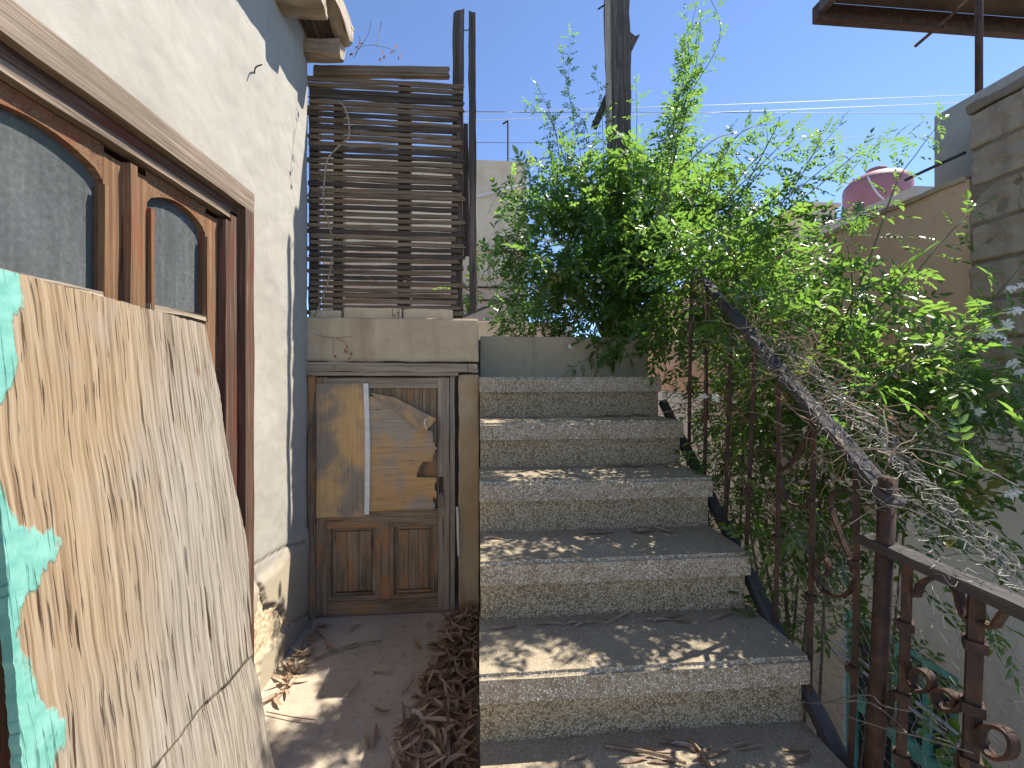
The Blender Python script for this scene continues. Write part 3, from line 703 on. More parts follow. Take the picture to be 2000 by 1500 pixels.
# ------------------------------------------------------------------ slatted timber screen
SY = 2.40
sc = thing('slatted_screen', 'dark slatted timber screen standing on the cement beam', 'screen', (-0.5, SY, 1.65))
for k, (px, w_, z1) in enumerate([(662, 0.055, 2.9), (790, 0.075, 3.02), (614, 0.05, 3.0)]):
    x = aY(SY + .03, px, 400).x
    timber('upright', (x, SY + .035, 1.65), (x + .004, SY + .035, z1), w_, 0.045, (1, 0, 0), M['slatdark'], sc, 0.004, 12, sd=k + 90)
xp = aY(SY + .045, 894, 300).x
timber('post', (xp - .006, SY + .05, 1.645), (xp + 0.006, SY + .05, aY(SY + .05, 893, 22).z), 0.066, 0.062, (1, 0, 0), M['post'], sc, 0.006, 18, (0, 0.09), sd=5)
timber('top_board', aY(SY, 612, 140), aY(SY, 880, 143), 0.055, 0.03, (0, 0, 1), M['slat'], sc, 0.004, 14, (0.01, 0.02), sd=6)
NS = 41
for k in range(NS):
    y0 = 153 + (610 - 153) * k / (NS - 1); rn = random.Random(k * 13 + 1)
    xe0 = 599 + rn.uniform(-3, 8); xe1 = 903 + rn.uniform(-14, 8)
    a = aY(SY, xe0, y0 + rn.uniform(-1.0, 1.0)); b = aY(SY, xe1, y0)
    b.z = a.z + rn.gauss(0, 0.003)
    timber('slat', a, b, rn.uniform(0.020, 0.0252), 0.013, (0, 0, 1), M['slatdark' if rn.random() < max(0.1, 0.6 - k * .03) else 'slat'], sc, 0.0028, 14, (0.012, 0.015), bow=rn.uniform(-.003, .003), sd=k)  # upper slats get the darker wood colour more often
# free planks beside the screen
tag(timber('hanging_plank', aY(SY - .02, 924, 608), aY(SY - .02, 922, 24), 0.042, 0.024, (1, 0, 0), M['post'], None, 0.004, 18, (0.004, 0.02), sd=51), 'long narrow dark plank hanging upright clear of the screen post', 'plank')
tag(timber('short_plank', aY(SY + .05, 911, 500), aY(SY + .05, 909, 243), 0.034, 0.02, (1, 0, 0), M['slatdark'], None, 0.003, 10, sd=52), 'short dark plank nailed between screen post and long plank', 'plank')
for (a, b) in (((905, 58), (919, 55)), ((904, 560), (922, 566)), ((904, 604), (922, 611))):
    tag(build('tie_wire', MB().tube(smoothpath([aY(SY + .01, *a), aY(SY - .02, (a[0] + b[0]) / 2, (a[1] + b[1]) / 2 + 3), aY(SY - .03, *b)], 4), 0.003, 5), M['cabledark']), 'thin dark wire tying the long plank to the screen post', 'wire', 'tie wires at the screen')
# stones bedded under the lowest slats
for k, (px0, px1, py0, py1) in enumerate([(676, 788, 604, 622), (790, 886, 606, 622), (612, 672, 608, 622)]):
    a = aY(SY + .03, px0, py1); b = aY(SY + .03, px1, py0)
    me = MB().box((a.x, SY - .02, 1.645), (b.x, SY + .09, b.z)).mesh('stone', M['cream']); bevel_mesh(me, 0.014, 2)
    bm = bmesh.new(); bm.from_mesh(me)
    bmesh.ops.subdivide_edges(bm, edges=[e for e in bm.edges if e.calc_length() > .05], cuts=4, use_grid_fill=True)
    for v in bm.verts: v.co += Vector((0, noise.noise(v.co * 17), 0.6 * noise.noise(v.co * 15))) * 0.008
    bm.to_mesh(me); bm.free()
    tag(link('stone', me), 'flat pale stone bedded under the lowest slats of the screen', 'stone', 'stones under the screen')
# dry vine on the screen
vp = [(604, 648), (612, 622), (626, 592), (640, 552), (648, 510), (649, 470), (640, 430), (632, 395), (634, 350), (640, 312), (656, 292), (672, 277), (682, 266), (681, 235), (672, 208), (660, 198)]
vn = thing('dry_vine', 'pale bare vine stem climbing the slatted screen', 'vine', aY(SY - .06, 604, 648))
pts = smoothpath([aY(SY - .02 - .02 * math.sin(i), *p) for i, p in enumerate(vp)], 5)
build('stem', MB().tube(pts, [0.0038 + 0.0022 * (i / len(pts)) for i in range(len(pts))], 6), M['greywood'], vn, True)

# ================================================================== LEAVES
def leaflet(L, wd, fold=0.25, droop=0.12):
    return np.array([(0, 0, 0), (L * .3, wd * .5, fold * wd * .5), (L * .68, wd * .42, fold * wd * .4 - droop * L * .3), (L, 0, -droop * L), (L * .68, -wd * .42, fold * wd * .4 - droop * L * .3), (L * .3, -wd * .5, fold * wd * .5)])
LF_FACES = [(0, 3, 2, 1), (0, 5, 4, 3)]
def compound(rn, L=0.10, pairs=3, ll=0.036, lw=0.0165):
    """one pinnate jasmine leaf: x along the midrib, z its upper side"""
    V = []; F = []
    def add(base, ang, l, tilt):
        q = leaflet(l, lw * l / ll * rn.uniform(.9, 1.15), rn.uniform(.1, .5), rn.uniform(0, .3)); ca, sa = math.cos(ang), math.sin(ang)
        q = np.stack([q[:, 0] * ca - q[:, 1] * sa, q[:, 0] * sa + q[:, 1] * ca, q[:, 2] + q[:, 0] * tilt], 1) + base
        b = sum(len(v) for v in V); V.append(q); F.extend([tuple(i + b for i in f) for f in LF_FACES])
    for i in range(pairs):
        x = L * (0.28 + 0.62 * i / pairs)
        for s in (1, -1): add(np.array((x, 0, -0.25 * x * x / L)), s * rn.uniform(.75, 1.15), ll * rn.uniform(.7, .95), rn.uniform(-.35, .1))
    add(np.array((L * .86, 0, -0.25 * L * .74)), rn.uniform(-.1, .1), ll * 1.2, rn.uniform(-.4, -.1))
    q = np.array([(0, .0009, 0), (0, -.0009, 0), (L * .88, -.0006, -.25 * L * .77), (L * .88, .0006, -.25 * L * .77)]); b = sum(len(v) for v in V); V.append(q); F.append((b, b + 1, b + 2, b + 3))
    return np.concatenate(V), np.array(F)
rnl = random.Random(3)
LEAVES = [compound(rnl, rnl.uniform(.085, .12), rnl.choice((2, 3, 3)), rnl.uniform(.032, .042)) for _ in range(10)]
def orient(d, up, roll):
    x = d / np.linalg.norm(d); z = up - x * np.dot(up, x); z /= max(1e-6, np.linalg.norm(z)); y = np.cross(z, x)
    c, s = math.cos(roll), math.sin(roll); return np.stack([x, y * c + z * s, z * c - y * s], 1)
class Foliage:
    def __init__(s): s.V = []; s.F = []; s.T = []; s.n = 0
    def put(s, p, d, up, scale, tint, roll=0.0):
        v, f = LEAVES[random.randrange(len(LEAVES))]
        Rm = orient(np.array(d, float), np.array(up, float), roll)
        s.V.append(v * scale @ Rm.T + np.array(p)); s.F.append(f + s.n); s.n += len(v)
        s.T.append(np.full(len(v), tint) + RNG.normal(0, .08, len(v)))
    def build(s, name, mat, parent):
        me = bpy.data.meshes.new(name); V = np.concatenate(s.V); F = np.concatenate(s.F); T = np.clip(np.concatenate(s.T), 0, 1)
        me.vertices.add(len(V)); me.vertices.foreach_set('co', V.astype(np.float32).ravel())
        me.loops.add(F.size); me.loops.foreach_set('vertex_index', F.astype(np.int32).ravel())
        me.polygons.add(len(F)); me.polygons.foreach_set('loop_start', np.arange(0, F.size, 4, dtype=np.int32))
        me.update(calc_edges=True); a = me.attributes.new('tint', 'FLOAT', 'POINT'); a.data.foreach_set('value', T.astype(np.float32))
        me.materials.append(mat); o = link(name, me, parent); o['kind'] = 'stuff'; return o
def grow(fol, stems, lobes, n_sh, per, scale=1.0, seed=1):
    """short leafy shoots started inside the lobes and growing outwards and up"""
    rn = np.random.default_rng(seed); vol = np.array([l[1][0] * l[1][1] * l[1][2] * l[2] for l in lobes]); vol /= vol.sum()
    for _ in range(n_sh):
        c, r, dn = lobes[rn.choice(len(lobes), p=vol)]
        q = rn.normal(size=3); q /= np.linalg.norm(q); rad = rn.uniform(.25, 1.0) ** 0.55
        p = np.array(c) + q * np.array(r) * rad
        d = q * .8 + np.array((0, -.1, .55)) + rn.normal(0, .45, 3); d /= np.linalg.norm(d)
        L = rn.uniform(.10, .30) * scale; pts = [p]; m = max(3, int(per * L / .2))
        for i in range(m):
            d = d + rn.normal(0, .14, 3) + np.array((0, 0, -.05)); d /= np.linalg.norm(d); pts.append(pts[-1] + d * L / m)
            side = np.cross(d, rn.normal(size=3)); side /= np.linalg.norm(side)
            for s in (1, -1):
                if rn.random() < .88:
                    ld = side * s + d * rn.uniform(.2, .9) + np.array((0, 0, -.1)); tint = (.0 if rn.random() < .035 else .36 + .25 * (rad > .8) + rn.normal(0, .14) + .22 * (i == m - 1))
                    fol.put(pts[-1], ld, np.array((0.15, 0, 1)) + rn.normal(0, .5, 3), scale * rn.uniform(.65, 1.05), tint)
        if rn.random() < .5: stems.tube(pts, [.0016] * (len(pts) - 1) + [.0008], 3, False)
def long_shoot(fol, stems, pts, rad, spacing=.055, scale=.9, tint=.6, bare=0.15):
    pts = smoothpath(pts, 8); n = len(pts); stems.tube(pts, [rad * (1 - .75 * i / n) for i in range(n)], 5, True); acc = 0; k = 0
    tot = sum((pts[i + 1] - pts[i]).length for i in range(n - 1)); run = 0
    for i in range(1, n):
        sg = pts[i] - pts[i - 1]; acc += sg.length; run += sg.length
        if acc > spacing and run > tot * bare:
            acc = 0; k += 1; d = sg.normalized(); side = d.cross(Vector((math.sin(k * 1.5), math.cos(k * 1.1), .3))).normalized()
            for s in (1, -1):
                fol.put(pts[i], side * s + d * .6 + Vector((0, 0, -.15)), Vector((0.1, 0, 1)) + Vector((random.gauss(0, .3), random.gauss(0, .3), 0)), scale * random.uniform(.75, 1.1) * (1 - .35 * run / tot), tint + random.gauss(0, .15))
    fol.put(pts[-1], pts[-1] - pts[-2], (0, -.3, 1), scale * .6, .95)

def flower_mesh(seed):
    rn = random.Random(seed); mb = MB()
    for k in range(5):
        a = 2 * math.pi * k / 5 + rn.uniform(-.15, .15); d = Vector((math.cos(a), math.sin(a), 0)); s = Vector((-d.y, d.x, 0)); L = .017 * rn.uniform(.85, 1.1)
        mb.add([Vector((0, 0, 0)), d * L * .55 + s * .0052 + Vector((0, 0, .003)), d * L + Vector((0, 0, .001 - rn.uniform(0, .006))), d * L * .55 - s * .0052 + Vector((0, 0, .003))], [(0, 1, 2, 3)])
    mb.tube([(0, 0, -.014), (0, 0, 0)], [.0012, .002], 5)
    me = mb.mesh('flower', M['petal'], False); a = me.attributes.new('tint', 'FLOAT', 'POINT'); a.data.foreach_set('value', np.full(len(me.vertices), .8, np.float32)); return me
FLM = [flower_mesh(i) for i in range(4)]
def flower(p, parent, s=1.0):
    d = (EYE - Vector(p)).normalized() + Vector((random.gauss(0, .5), random.gauss(0, .5), .5 + random.gauss(0, .3)))
    m = Matrix.Translation(p) @ d.to_track_quat('Z', 'Y').to_matrix().to_4x4() @ Matrix.Scale(s, 4)
    return link('flower', random.choice(FLM), parent, m)

# --- jasmine around the old post on the terrace
ja = thing('jasmine_shrub', 'tall bushy jasmine growing round the old timber post on the terrace', 'shrub', (1.0, 2.85, TZ - 0.01))
fol = Foliage(); stm = MB()
lobesA = [((0.78, 3.0, 2.18), (0.50, 0.36, 0.50), 1.1), ((1.22, 2.95, 2.30), (0.48, 0.38, 0.52), 1.2), ((0.62, 2.92, 1.84), (0.46, 0.30, 0.30), 1.1), ((1.55, 2.75, 1.98), (0.46, 0.42, 0.42), .8),
          ((1.28, 2.45, 1.78), (0.40, 0.35, 0.30), .6), ((1.30, 2.12, 1.78), (0.30, 0.30, 0.32), .5), ((0.80, 2.80, 1.62), (0.55, 0.22, 0.16), 1.0), ((1.30, 3.0, 2.75), (0.26, 0.25, 0.36), .8), ((0.72, 3.0, 2.65), (0.22, 0.2, 0.25), .8)]
grow(fol, stm, lobesA, 460, 5, 1.45, 11)
def wp(Y, *ps): return [aY(Y, *p) for p in ps]
for Y, ps in ((2.95, [(1150, 420), (1130, 280), (1110, 180), (1097, 100)]), (2.9, [(1110, 420), (1085, 260), (1065, 200), (1048, 165)]), (3.0, [(1180, 330), (1175, 220), (1163, 140)]),
              (2.2, [(1300, 400), (1330, 220), (1345, 110), (1340, 22)]), (2.1, [(1290, 420), (1335, 240), (1360, 120), (1368, 38)]), (2.05, [(1280, 440), (1300, 300), (1325, 200), (1340, 140)]), (2.9, [(1240, 330), (1244, 230), (1242, 165)]),
              (1.78, [(1380, 440), (1450, 340), (1495, 290), (1497, 240)]), (1.82, [(1420, 420), (1500, 320), (1560, 280), (1590, 262)]), (1.76, [(1400, 470), (1520, 380), (1590, 300), (1635, 250)]), (1.7, [(1480, 450), (1590, 370), (1660, 310), (1700, 285), (1790, 265)]),
              (1.8, [(1380, 380), (1400, 320), (1440, 265), (1490, 240)]), (1.75, [(1530, 450), (1620, 440), (1655, 425), (1690, 415)]), (1.7, [(1330, 330), (1400, 270), (1450, 262)]),
              (2.85, [(1100, 480), (1050, 400), (1030, 340), (1010, 318)]), (2.8, [(1100, 560), (1020, 500), (985, 470), (972, 490)]), (2.75, [(1080, 600), (1010, 575), (965, 585)]), (2.7, [(1120, 630), (1080, 690), (1100, 700)]), (2.5, [(1200, 640), (1160, 690), (1115, 720)]),
              (2.3, [(1250, 600), (1290, 640), (1285, 720), (1300, 760)]), (2.45, [(1300, 500), (1260, 540), (1200, 560)])):
    for j in range(3 if Y < 2.25 and ps[-1][1] < 150 else 2 if len(ps) > 3 else 1):
        long_shoot(fol, stm, [p + Vector((random.gauss(0, .03) * min(j, 2), random.gauss(0, .06) * min(j, 3), random.gauss(0, .03) * min(j, 2))) for p in wp(Y, *ps)], .0032, .045, .95)
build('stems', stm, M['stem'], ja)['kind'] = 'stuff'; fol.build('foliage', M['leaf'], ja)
tk = MB()
for k in range(9):
    a = random.uniform(0, 6.28); b = Vector((1.05 + .12 * math.cos(a), 2.9 + .1 * math.sin(a), TZ - .02)); t = Vector((1.05 + .5 * math.cos(a), 2.9 + .25 * math.sin(a), 2.1 + .5 * random.random()))
    tk.tube(smoothpath([b, b.lerp(t, .4) + Vector((random.gauss(0, .06), random.gauss(0, .06), .1)), t], 6), [.011 - .0006 * i for i in range(13)], 6)
build('trunk', tk, M['stembrown'], ja)
for px, py in [(1205, 265), (1218, 300), (1228, 318), (1245, 380), (1060, 510), (1075, 470), (1085, 525), (1048, 560), (1110, 590), (1118, 668), (1108, 640), (1172, 552), (1262, 350), (1290, 330), (1330, 390)]:
    for j in range(2): flower(aY(2.5 + random.uniform(-.06, .1), px + random.uniform(-9, 9), py + random.uniform(-9, 9)), ja, 1.15)
# --- jasmine growing up out of the yard through the railing
jb = thing('jasmine_shrub', 'jasmine rising from the yard and spilling over the iron stair railing', 'shrub', (1.6, 1.9, YD))
fol = Foliage(); stm = MB()
lobesB = [((1.52, 2.05, 1.50), (0.36, 0.42, 0.30), .8), ((1.60, 1.62, 1.16), (0.38, 0.32, 0.15), .8), ((1.50, 1.85, 0.95), (0.30, 0.40, 0.40), .8), ((1.48, 2.15, 0.45), (0.28, 0.35, 0.5), .7),
          ((1.85, 1.42, 1.13), (0.32, 0.26, 0.12), 3.0), ((1.42, 1.62, 0.55), (0.24, 0.24, 0.45), .7), ((2.05, 1.75, 1.12), (0.28, 0.3, 0.12), .8), ((1.30, 1.85, 1.72), (0.22, 0.28, 0.26), .6), ((1.55, 1.45, .75), (.25, .2, .25), .7), ((1.13, 1.88, 1.80), (.16, .22, .12), 4.0)]
grow(fol, stm, lobesB, 290, 5, 1.25, 23)
shoots = [(1.75, [(1560, 760), (1640, 640), (1700, 500), (1750, 360), (1790, 300), (1835, 240)]), (1.62, [(1600, 760), (1720, 640), (1800, 520), (1870, 440), (1925, 395)]),
          (1.4, [(1700, 760), (1800, 690), (1900, 630), (1960, 560), (1990, 525)]), (1.35, [(1750, 720), (1870, 660), (1960, 610), (2030, 600)]), (1.7, [(1660, 640), (1665, 560), (1655, 480)]), (1.5, [(1640, 720), (1720, 600), (1770, 545), (1800, 548)]),
          (1.3, [(1780, 820), (1880, 780), (1960, 760), (2040, 740)]), (1.25, [(1760, 880), (1860, 850), (1950, 860), (2050, 870)])]
SHOOT_LEAF = []
for i, (v, f) in enumerate(LEAVES):
    me = bpy.data.meshes.new('leaf'); me.from_pydata([tuple(q) for q in v], [], [tuple(int(z) for z in q) for q in f]); me.materials.append(M['leaf'])
    a = me.attributes.new('tint', 'FLOAT', 'POINT'); a.data.foreach_set('value', np.full(len(v), .55 + .04 * i, np.float32)); SHOOT_LEAF.append(me)
for Y, ps in shoots:                                   # the long free shoots: each leaf a piece of its own
    pts = smoothpath(wp(Y, *ps), 8); n = len(pts)
    sh = build('shoot', MB().tube(pts, [.0042 * (1 - .7 * i / n) for i in range(n)], 6), M['stem'], jb, True)
    acc = 0; k = 0
    for i in range(3, n):
        sg = pts[i] - pts[i - 1]; acc += sg.length
        if acc > .062:
            acc = 0; k += 1; d = sg.normalized(); side = d.cross(Vector((math.sin(k * 1.3), -1.0, .3))).normalized()
            for s in (1, -1):
                Rm = orient(np.array(side * s + d * .55 + Vector((0, 0, -.2))), np.array((random.gauss(0.1, .3), random.gauss(-.7, .3), .8)), 0)
                m = Matrix([list(r) for r in Rm]).to_4x4(); m.translation = pts[i]
                link('leaf', random.choice(SHOOT_LEAF), sh, m @ Matrix.Scale(random.uniform(.85, 1.3) * (1 - .3 * i / n), 4))
    m = Matrix([list(r) for r in orient(np.array(pts[-1] - pts[-2]), np.array((0, -.3, 1.0)), 0)]).to_4x4(); m.translation = pts[-1]
    link('leaf', SHOOT_LEAF[9], sh, m @ Matrix.Scale(.6, 4))
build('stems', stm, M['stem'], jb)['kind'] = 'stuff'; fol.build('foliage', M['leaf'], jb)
fd = Foliage(); grow(fd, MB(), [((1.75, 1.30, 0.98), (0.35, 0.2, 0.10), 1.0), ((1.35, 1.75, 0.85), (0.18, 0.3, 0.3), .5), ((1.6, 1.6, 1.1), (0.3, 0.3, 0.15), .5)], 34, 4, 1.1, 77)
fd.T = [t * 0 + random.uniform(.2, 1) for t in fd.T]; fd.build('dead_foliage', M['leafdry'], jb)
tk = MB()
for k in range(16):
    b = Vector((1.55 + random.gauss(0, .12), 1.95 + random.gauss(0, .15), YD)); t = Vector((1.45 + random.gauss(0, .22), 1.85 + random.gauss(0, .3), random.uniform(.6, 1.6)))
    tk.tube(smoothpath([b, b.lerp(t, .5) + Vector((random.gauss(0, .1), random.gauss(0, .1), 0)), t], 7), [.012 - .0006 * i for i in range(15)], 6)
build('trunk', tk, M['stembrown'], jb)
dt = MB()                                               # dead inner twigs seen between the balusters
for k in range(260):
    p = Vector((random.uniform(1.12, 1.5), random.uniform(1.55, 2.3), 0)); p.z = random.uniform(.15, 1.0) + .6 * (p.y - 1.5)
    d = Vector((random.gauss(0, 1), random.gauss(0, 1), random.gauss(0, 1))).normalized(); q = [p]
    for i in range(5): d = (d + Vector((random.gauss(0, .3), random.gauss(0, .3), random.gauss(0, .3)))).normalized(); q.append(q[-1] + d * .055)
    dt.tube(q, .0018, 3, False)
o = build('dead_twigs', dt, M['twig'], jb); o['kind'] = 'stuff'
for px, py, Y in [(1972, 640, 1.35), (1955, 665, 1.35), (1978, 718, 1.3), (1985, 560, 1.4), (1930, 650, 1.35), (1990, 605, 1.35), (1385, 775, 1.75), (1840, 835, 1.35), (1900, 800, 1.3), (1690, 800, 1.6), (1870, 900, 1.3), (1985, 960, 1.2)]:
    for j in range(3): flower(aY(Y, px + random.uniform(-14, 14), py + random.uniform(-10, 10)), jb, 1.1)

# ------------------------------------------------------------------ timber post in the shrub
tp = thing('timber_post', 'tall cracked dark timber post rising out of the jasmine', 'post', (1.0, 3.05, TZ))
timber('post', aY(3.05, 1214, 640), aY(3.05, 1203, -40), 0.155, 0.13, (1, 0, 0), M['post'], tp, 0.010, 26, (0, 0.12), sd=8)
timber('side_strip', aY(2.99, 1190, 270), aY(2.99, 1186, -10), 0.035, 0.03, (1, 0, 0), M['greywood'], tp, 0.005, 14, (.03, .02), sd=9)
timber('bracket', aY(3.02, 1223, 112), aY(3.02, 1240, 66), 0.05, 0.04, (1, 0, .3), M['post'], tp, 0.006, 6, (.03, .04), taper=1.5, sd=10)
timber('brace', aY(3.1, 1160, 250), aY(3.1, 1186, 190), 0.05, 0.05, (1, 0, 0), M['post'], tp, 0.006, 6, (.02, 0), sd=11)
build('spike', MB().tube([aY(3.05, 1183, 8), aY(3.05, 1168, 18)], .006, 5), M['rust'], tp)

# ------------------------------------------------------------------ iron railing
RX = 1.06
rl = thing('stair_railing', 'rusted iron stair railing with dark wooden handrail and thick corner post', 'railing', (RX, 1.0, 0))
def zr(y): return 1.06 + 0.862 * (y - 1.03)
def zs_(y): return 0.20 + 0.835 * (y - 1.13)
pr = random.Random(2)
timber('handrail', (RX, 0.965, zr(0.965) - .01), (RX, 1.62, zr(1.62)), 0.046, 0.024, (1, 0, 0), M['rail'], rl, 0.004, 14, sd=1)
timber('handrail', (RX, 1.622, zr(1.622)), (RX, 2.05, zr(2.05)), 0.044, 0.024, (1, 0, 0), M['rail'], rl, 0.004, 14, sd=2)
timber('bottom_rail', (RX, 0.92, zs_(0.92)), (RX, 2.30, zs_(2.30)), 0.042, 0.03, (1, 0, 0), M['rail'], rl, 0.004, 20, sd=3)
build('corner_post', MB().tube([aX(RX, 1704, 1530), aX(RX, 1712, 1400), aX(RX, 1735, 932)], [.0195, .0195, .0195], 14), M['rust'], rl, True)
for (pt, pb) in (((1672, 910), (1660, 1500)), ((1590, 838), (1580, 1366)), ((1521, 765), (1514, 1236)), ((1475, 728), (1456, 1112)), ((1430, 700), (1416, 1010)), ((1383, 690), (1376, 920)), ((1352, 680), (1346, 868))):
    a = aX(RX, *pb); b = aX(RX, *pt); a.z = zs_(a.y); b.z = zr(b.y) - .012
    big = pt[0] > 1560
    bl = build('baluster', MB().tube(smoothpath([a, a.lerp(b, .5) + Vector((pr.gauss(0, .003), pr.gauss(0, .003), 0)), b], 4), .0112 if big else .0095, 4), M['rust'], rl)
    for f in (.35, .68):
        c = a.lerp(b, f); build('collar', MB().tube([c - Vector((0, 0, .010)), c + Vector((0, 0, .010))], .0165, 8), M['rust'], bl)
def strap(name, pts, w, t, parent, mat=M['rust']):
    """flat iron bent in the railing's plane"""
    pts = smoothpath(pts, 8); vs = []; fs = []
    for i, p in enumerate(pts):
        tg = (pts[min(i + 1, len(pts) - 1)] - pts[max(i - 1, 0)]).normalized(); nn = tg.cross(Vector((1, 0, 0))).normalized()
        for sx, sn in ((-1, -1), (1, -1), (1, 1), (-1, 1)): vs.append(p + Vector((1, 0, 0)) * sx * w / 2 + nn * sn * t / 2)
    for i in range(len(pts) - 1):
        for j in range(4): k = (j + 1) % 4; fs.append((i * 4 + j, i * 4 + k, i * 4 + 4 + k, i * 4 + 4 + j))
    fs += [(3, 2, 1, 0), tuple(len(pts) * 4 - 4 + q for q in range(4))]
    return build(name, MB().add(vs, fs), mat, parent)
for ps in ([(1523, 920), (1545, 905), (1575, 860), (1590, 815)], [(1523, 930), (1532, 965), (1550, 985), (1582, 990)], [(1660, 955), (1632, 960), (1622, 985), (1640, 1040), (1660, 1090), (1668, 1120)], [(1590, 1105), (1605, 1150), (1640, 1165), (1665, 1150), (1670, 1135)], [(1590, 1100), (1610, 1090), (1620, 1110), (1612, 1125)]):
    strap('scroll', [aX(RX, *p) for p in ps], .016, .007, rl)
# level railing of the landing
r2 = thing('landing_railing', 'rusted iron landing railing with scrolls and a black handrail', 'railing', (RX, 0.8, 0))
timber('handrail', aX(RX, 1690, 1050), aX(RX, 2110, 1240), 0.05, 0.026, (1, 0, 0), M['rail'], r2, 0.003, 14, sd=5)
for (pt, pb, th) in (((1773, 1098), (1758, 1530), .014), ((1908, 1150), (1893, 1530), .017)):
    b = aX(RX, *pt); a = aX(RX, *pb)
    bl = build('baluster', MB().tube([a, a.lerp(b, .5), b], th, 4), M['rust'], r2)
    for f in (.40, .72, .12):
        c = a.lerp(b, f); build('collar', MB().tube([c - Vector((0, 0, .011)), c + Vector((0, 0, .011))], th + .008, 4), M['rust'], bl)
for ps in ([(1790, 1165), (1800, 1140), (1825, 1128), (1850, 1130), (1870, 1155), (1878, 1185), (1888, 1205), (1900, 1215)], [(1918, 1215), (1940, 1225), (1952, 1210), (1965, 1195), (1990, 1200)],
           [(1770, 1290), (1776, 1325), (1795, 1350), (1818, 1345), (1818, 1322), (1800, 1308), (1784, 1315), (1788, 1335)], [(1893, 1370), (1860, 1390), (1832, 1375), (1828, 1352), (1848, 1348), (1868, 1362), (1864, 1378), (1850, 1376)],
           [(1905, 1380), (1912, 1440), (1940, 1478), (1972, 1478), (1980, 1450), (1962, 1425), (1932, 1418), (1916, 1430), (1922, 1452)], [(1895, 1450), (1875, 1480), (1880, 1515)], [(1740, 1350), (1737, 1385), (1746, 1420)]):
    strap('scroll', [aX(RX, *p) for p in ps], .022, .007, r2)
timber('bottom_rail', (RX, 0.2, 0.10), (RX, 0.93, 0.10), .03, .012, (1, 0, 0), M['rust'], r2, 0.002, 8, sd=5)

# dead tendrils caught on the sloping handrail
tg = MB()
for k in range(150):
    y = random.uniform(1.05, 1.75); p = Vector((RX + random.gauss(.05, .07), y, zr(y) + random.gauss(.0, .045))); q = [p]
    d = Vector((random.gauss(0, .7), random.gauss(0, 1), random.gauss(0, .7) + .3)).normalized()
    for i in range(7): d = (d + Vector((random.gauss(0, .35), random.gauss(0, .35), random.gauss(0, .35) - .06))).normalized(); q.append(q[-1] + d * random.uniform(.02, .045))
    r0 = random.choice((.0009, .0012, .0022)); tg.tube(q, [r0 * (1 - .08 * i) for i in range(8)], 3, False)
o = build('dead_tendrils', tg, M['twig']); o['kind'] = 'stuff'; tag(o, 'tangle of dead brown tendrils over the sloping handrail', 'twigs')
# ------------------------------------------------------------------ chicken wire
def hexnet(fn, nu, nv_, rad, drop=0.0, seed=0):
    rn = random.Random(seed); mb = MB(); P = {}
    def q(i, j):
        if (i, j) not in P: P[(i, j)] = Vector(fn((i + .33 * (1 if (i + j) % 2 else -1) * .5) / nu, j / nv_)) + Vector((rn.gauss(0, .004), rn.gauss(0, .005), rn.gauss(0, .005)))
        return P[(i, j)]
    for i in range(nu):
        for j in range(nv_):
            if rn.random() > drop: mb.tube([q(i, j), q(i, j + 1)], rad, 3, False)
            if (i + j) % 2 and i + 1 < nu and rn.random() > drop: mb.tube([q(i, j), q(i + 1, j)], rad * 1.2, 3, False)
    return mb
def f1(u, v):
    y = 0.45 + 1.0 * u; return (1.115 + .05 * noise.noise((u * 4, v * 4, 0)) + .03 * math.sin(v * 5), y + .02 * noise.noise((u * 5, v * 6, 3)), .05 + .78 * v + (.25 * max(0, y - 1.0)))
tag(build('chicken_wire', hexnet(f1, 34, 40, .0007, .08, 1), M['wire']), 'sagging hexagonal chicken wire behind the landing railing', 'netting')
def f2(u, v):
    y = 0.80 + 0.72 * u; a = (v - .5) * 2.6
    return (RX + .02 + .30 * (v - .25) + .04 * noise.noise((u * 6, v * 6, 1)), y - .12 * v + .05 * noise.noise((u * 6, v * 6, 4)), zr(y) + .03 + .05 * math.cos(a) - .34 * max(0, v - .35) * .6 - .1 * max(0, .25 - v) + .04 * noise.noise((u * 7, v * 7, 8)) - .13 * v)
tag(build('chicken_wire', hexnet(f2, 40, 40, .0006, .2, 2), M['wire']), 'crumpled pale chicken wire thrown over the sloping handrail', 'netting')
lw = MB()
for ps in ([(1552, 1366), (1600, 1375), (1650, 1362), (1700, 1358), (1725, 1378), (1780, 1390)], [(1556, 1372), (1620, 1372), (1690, 1370), (1740, 1400), (1770, 1430), (1750, 1420)], [(1645, 1396), (1720, 1420), (1800, 1440), (1850, 1455), (1900, 1470)],
           [(1660, 880), (1740, 876), (1820, 880), (1900, 905), (1990, 950)], [(1560, 915), (1600, 890), (1690, 875), (1760, 885)], [(1650, 1030), (1720, 990), (1790, 1000), (1900, 1060)], [(1450, 725), (1500, 715), (1560, 740), (1650, 770), (1750, 830)]):
    tag(build('loose_wire', MB().tube(smoothpath([aX(RX - .04 + random.gauss(0, .01), *p) for p in ps], 6), .0014, 4, False), M['wire']), 'loose pale wire straggling across the rusted balusters', 'wire', 'loose wires on the railing')

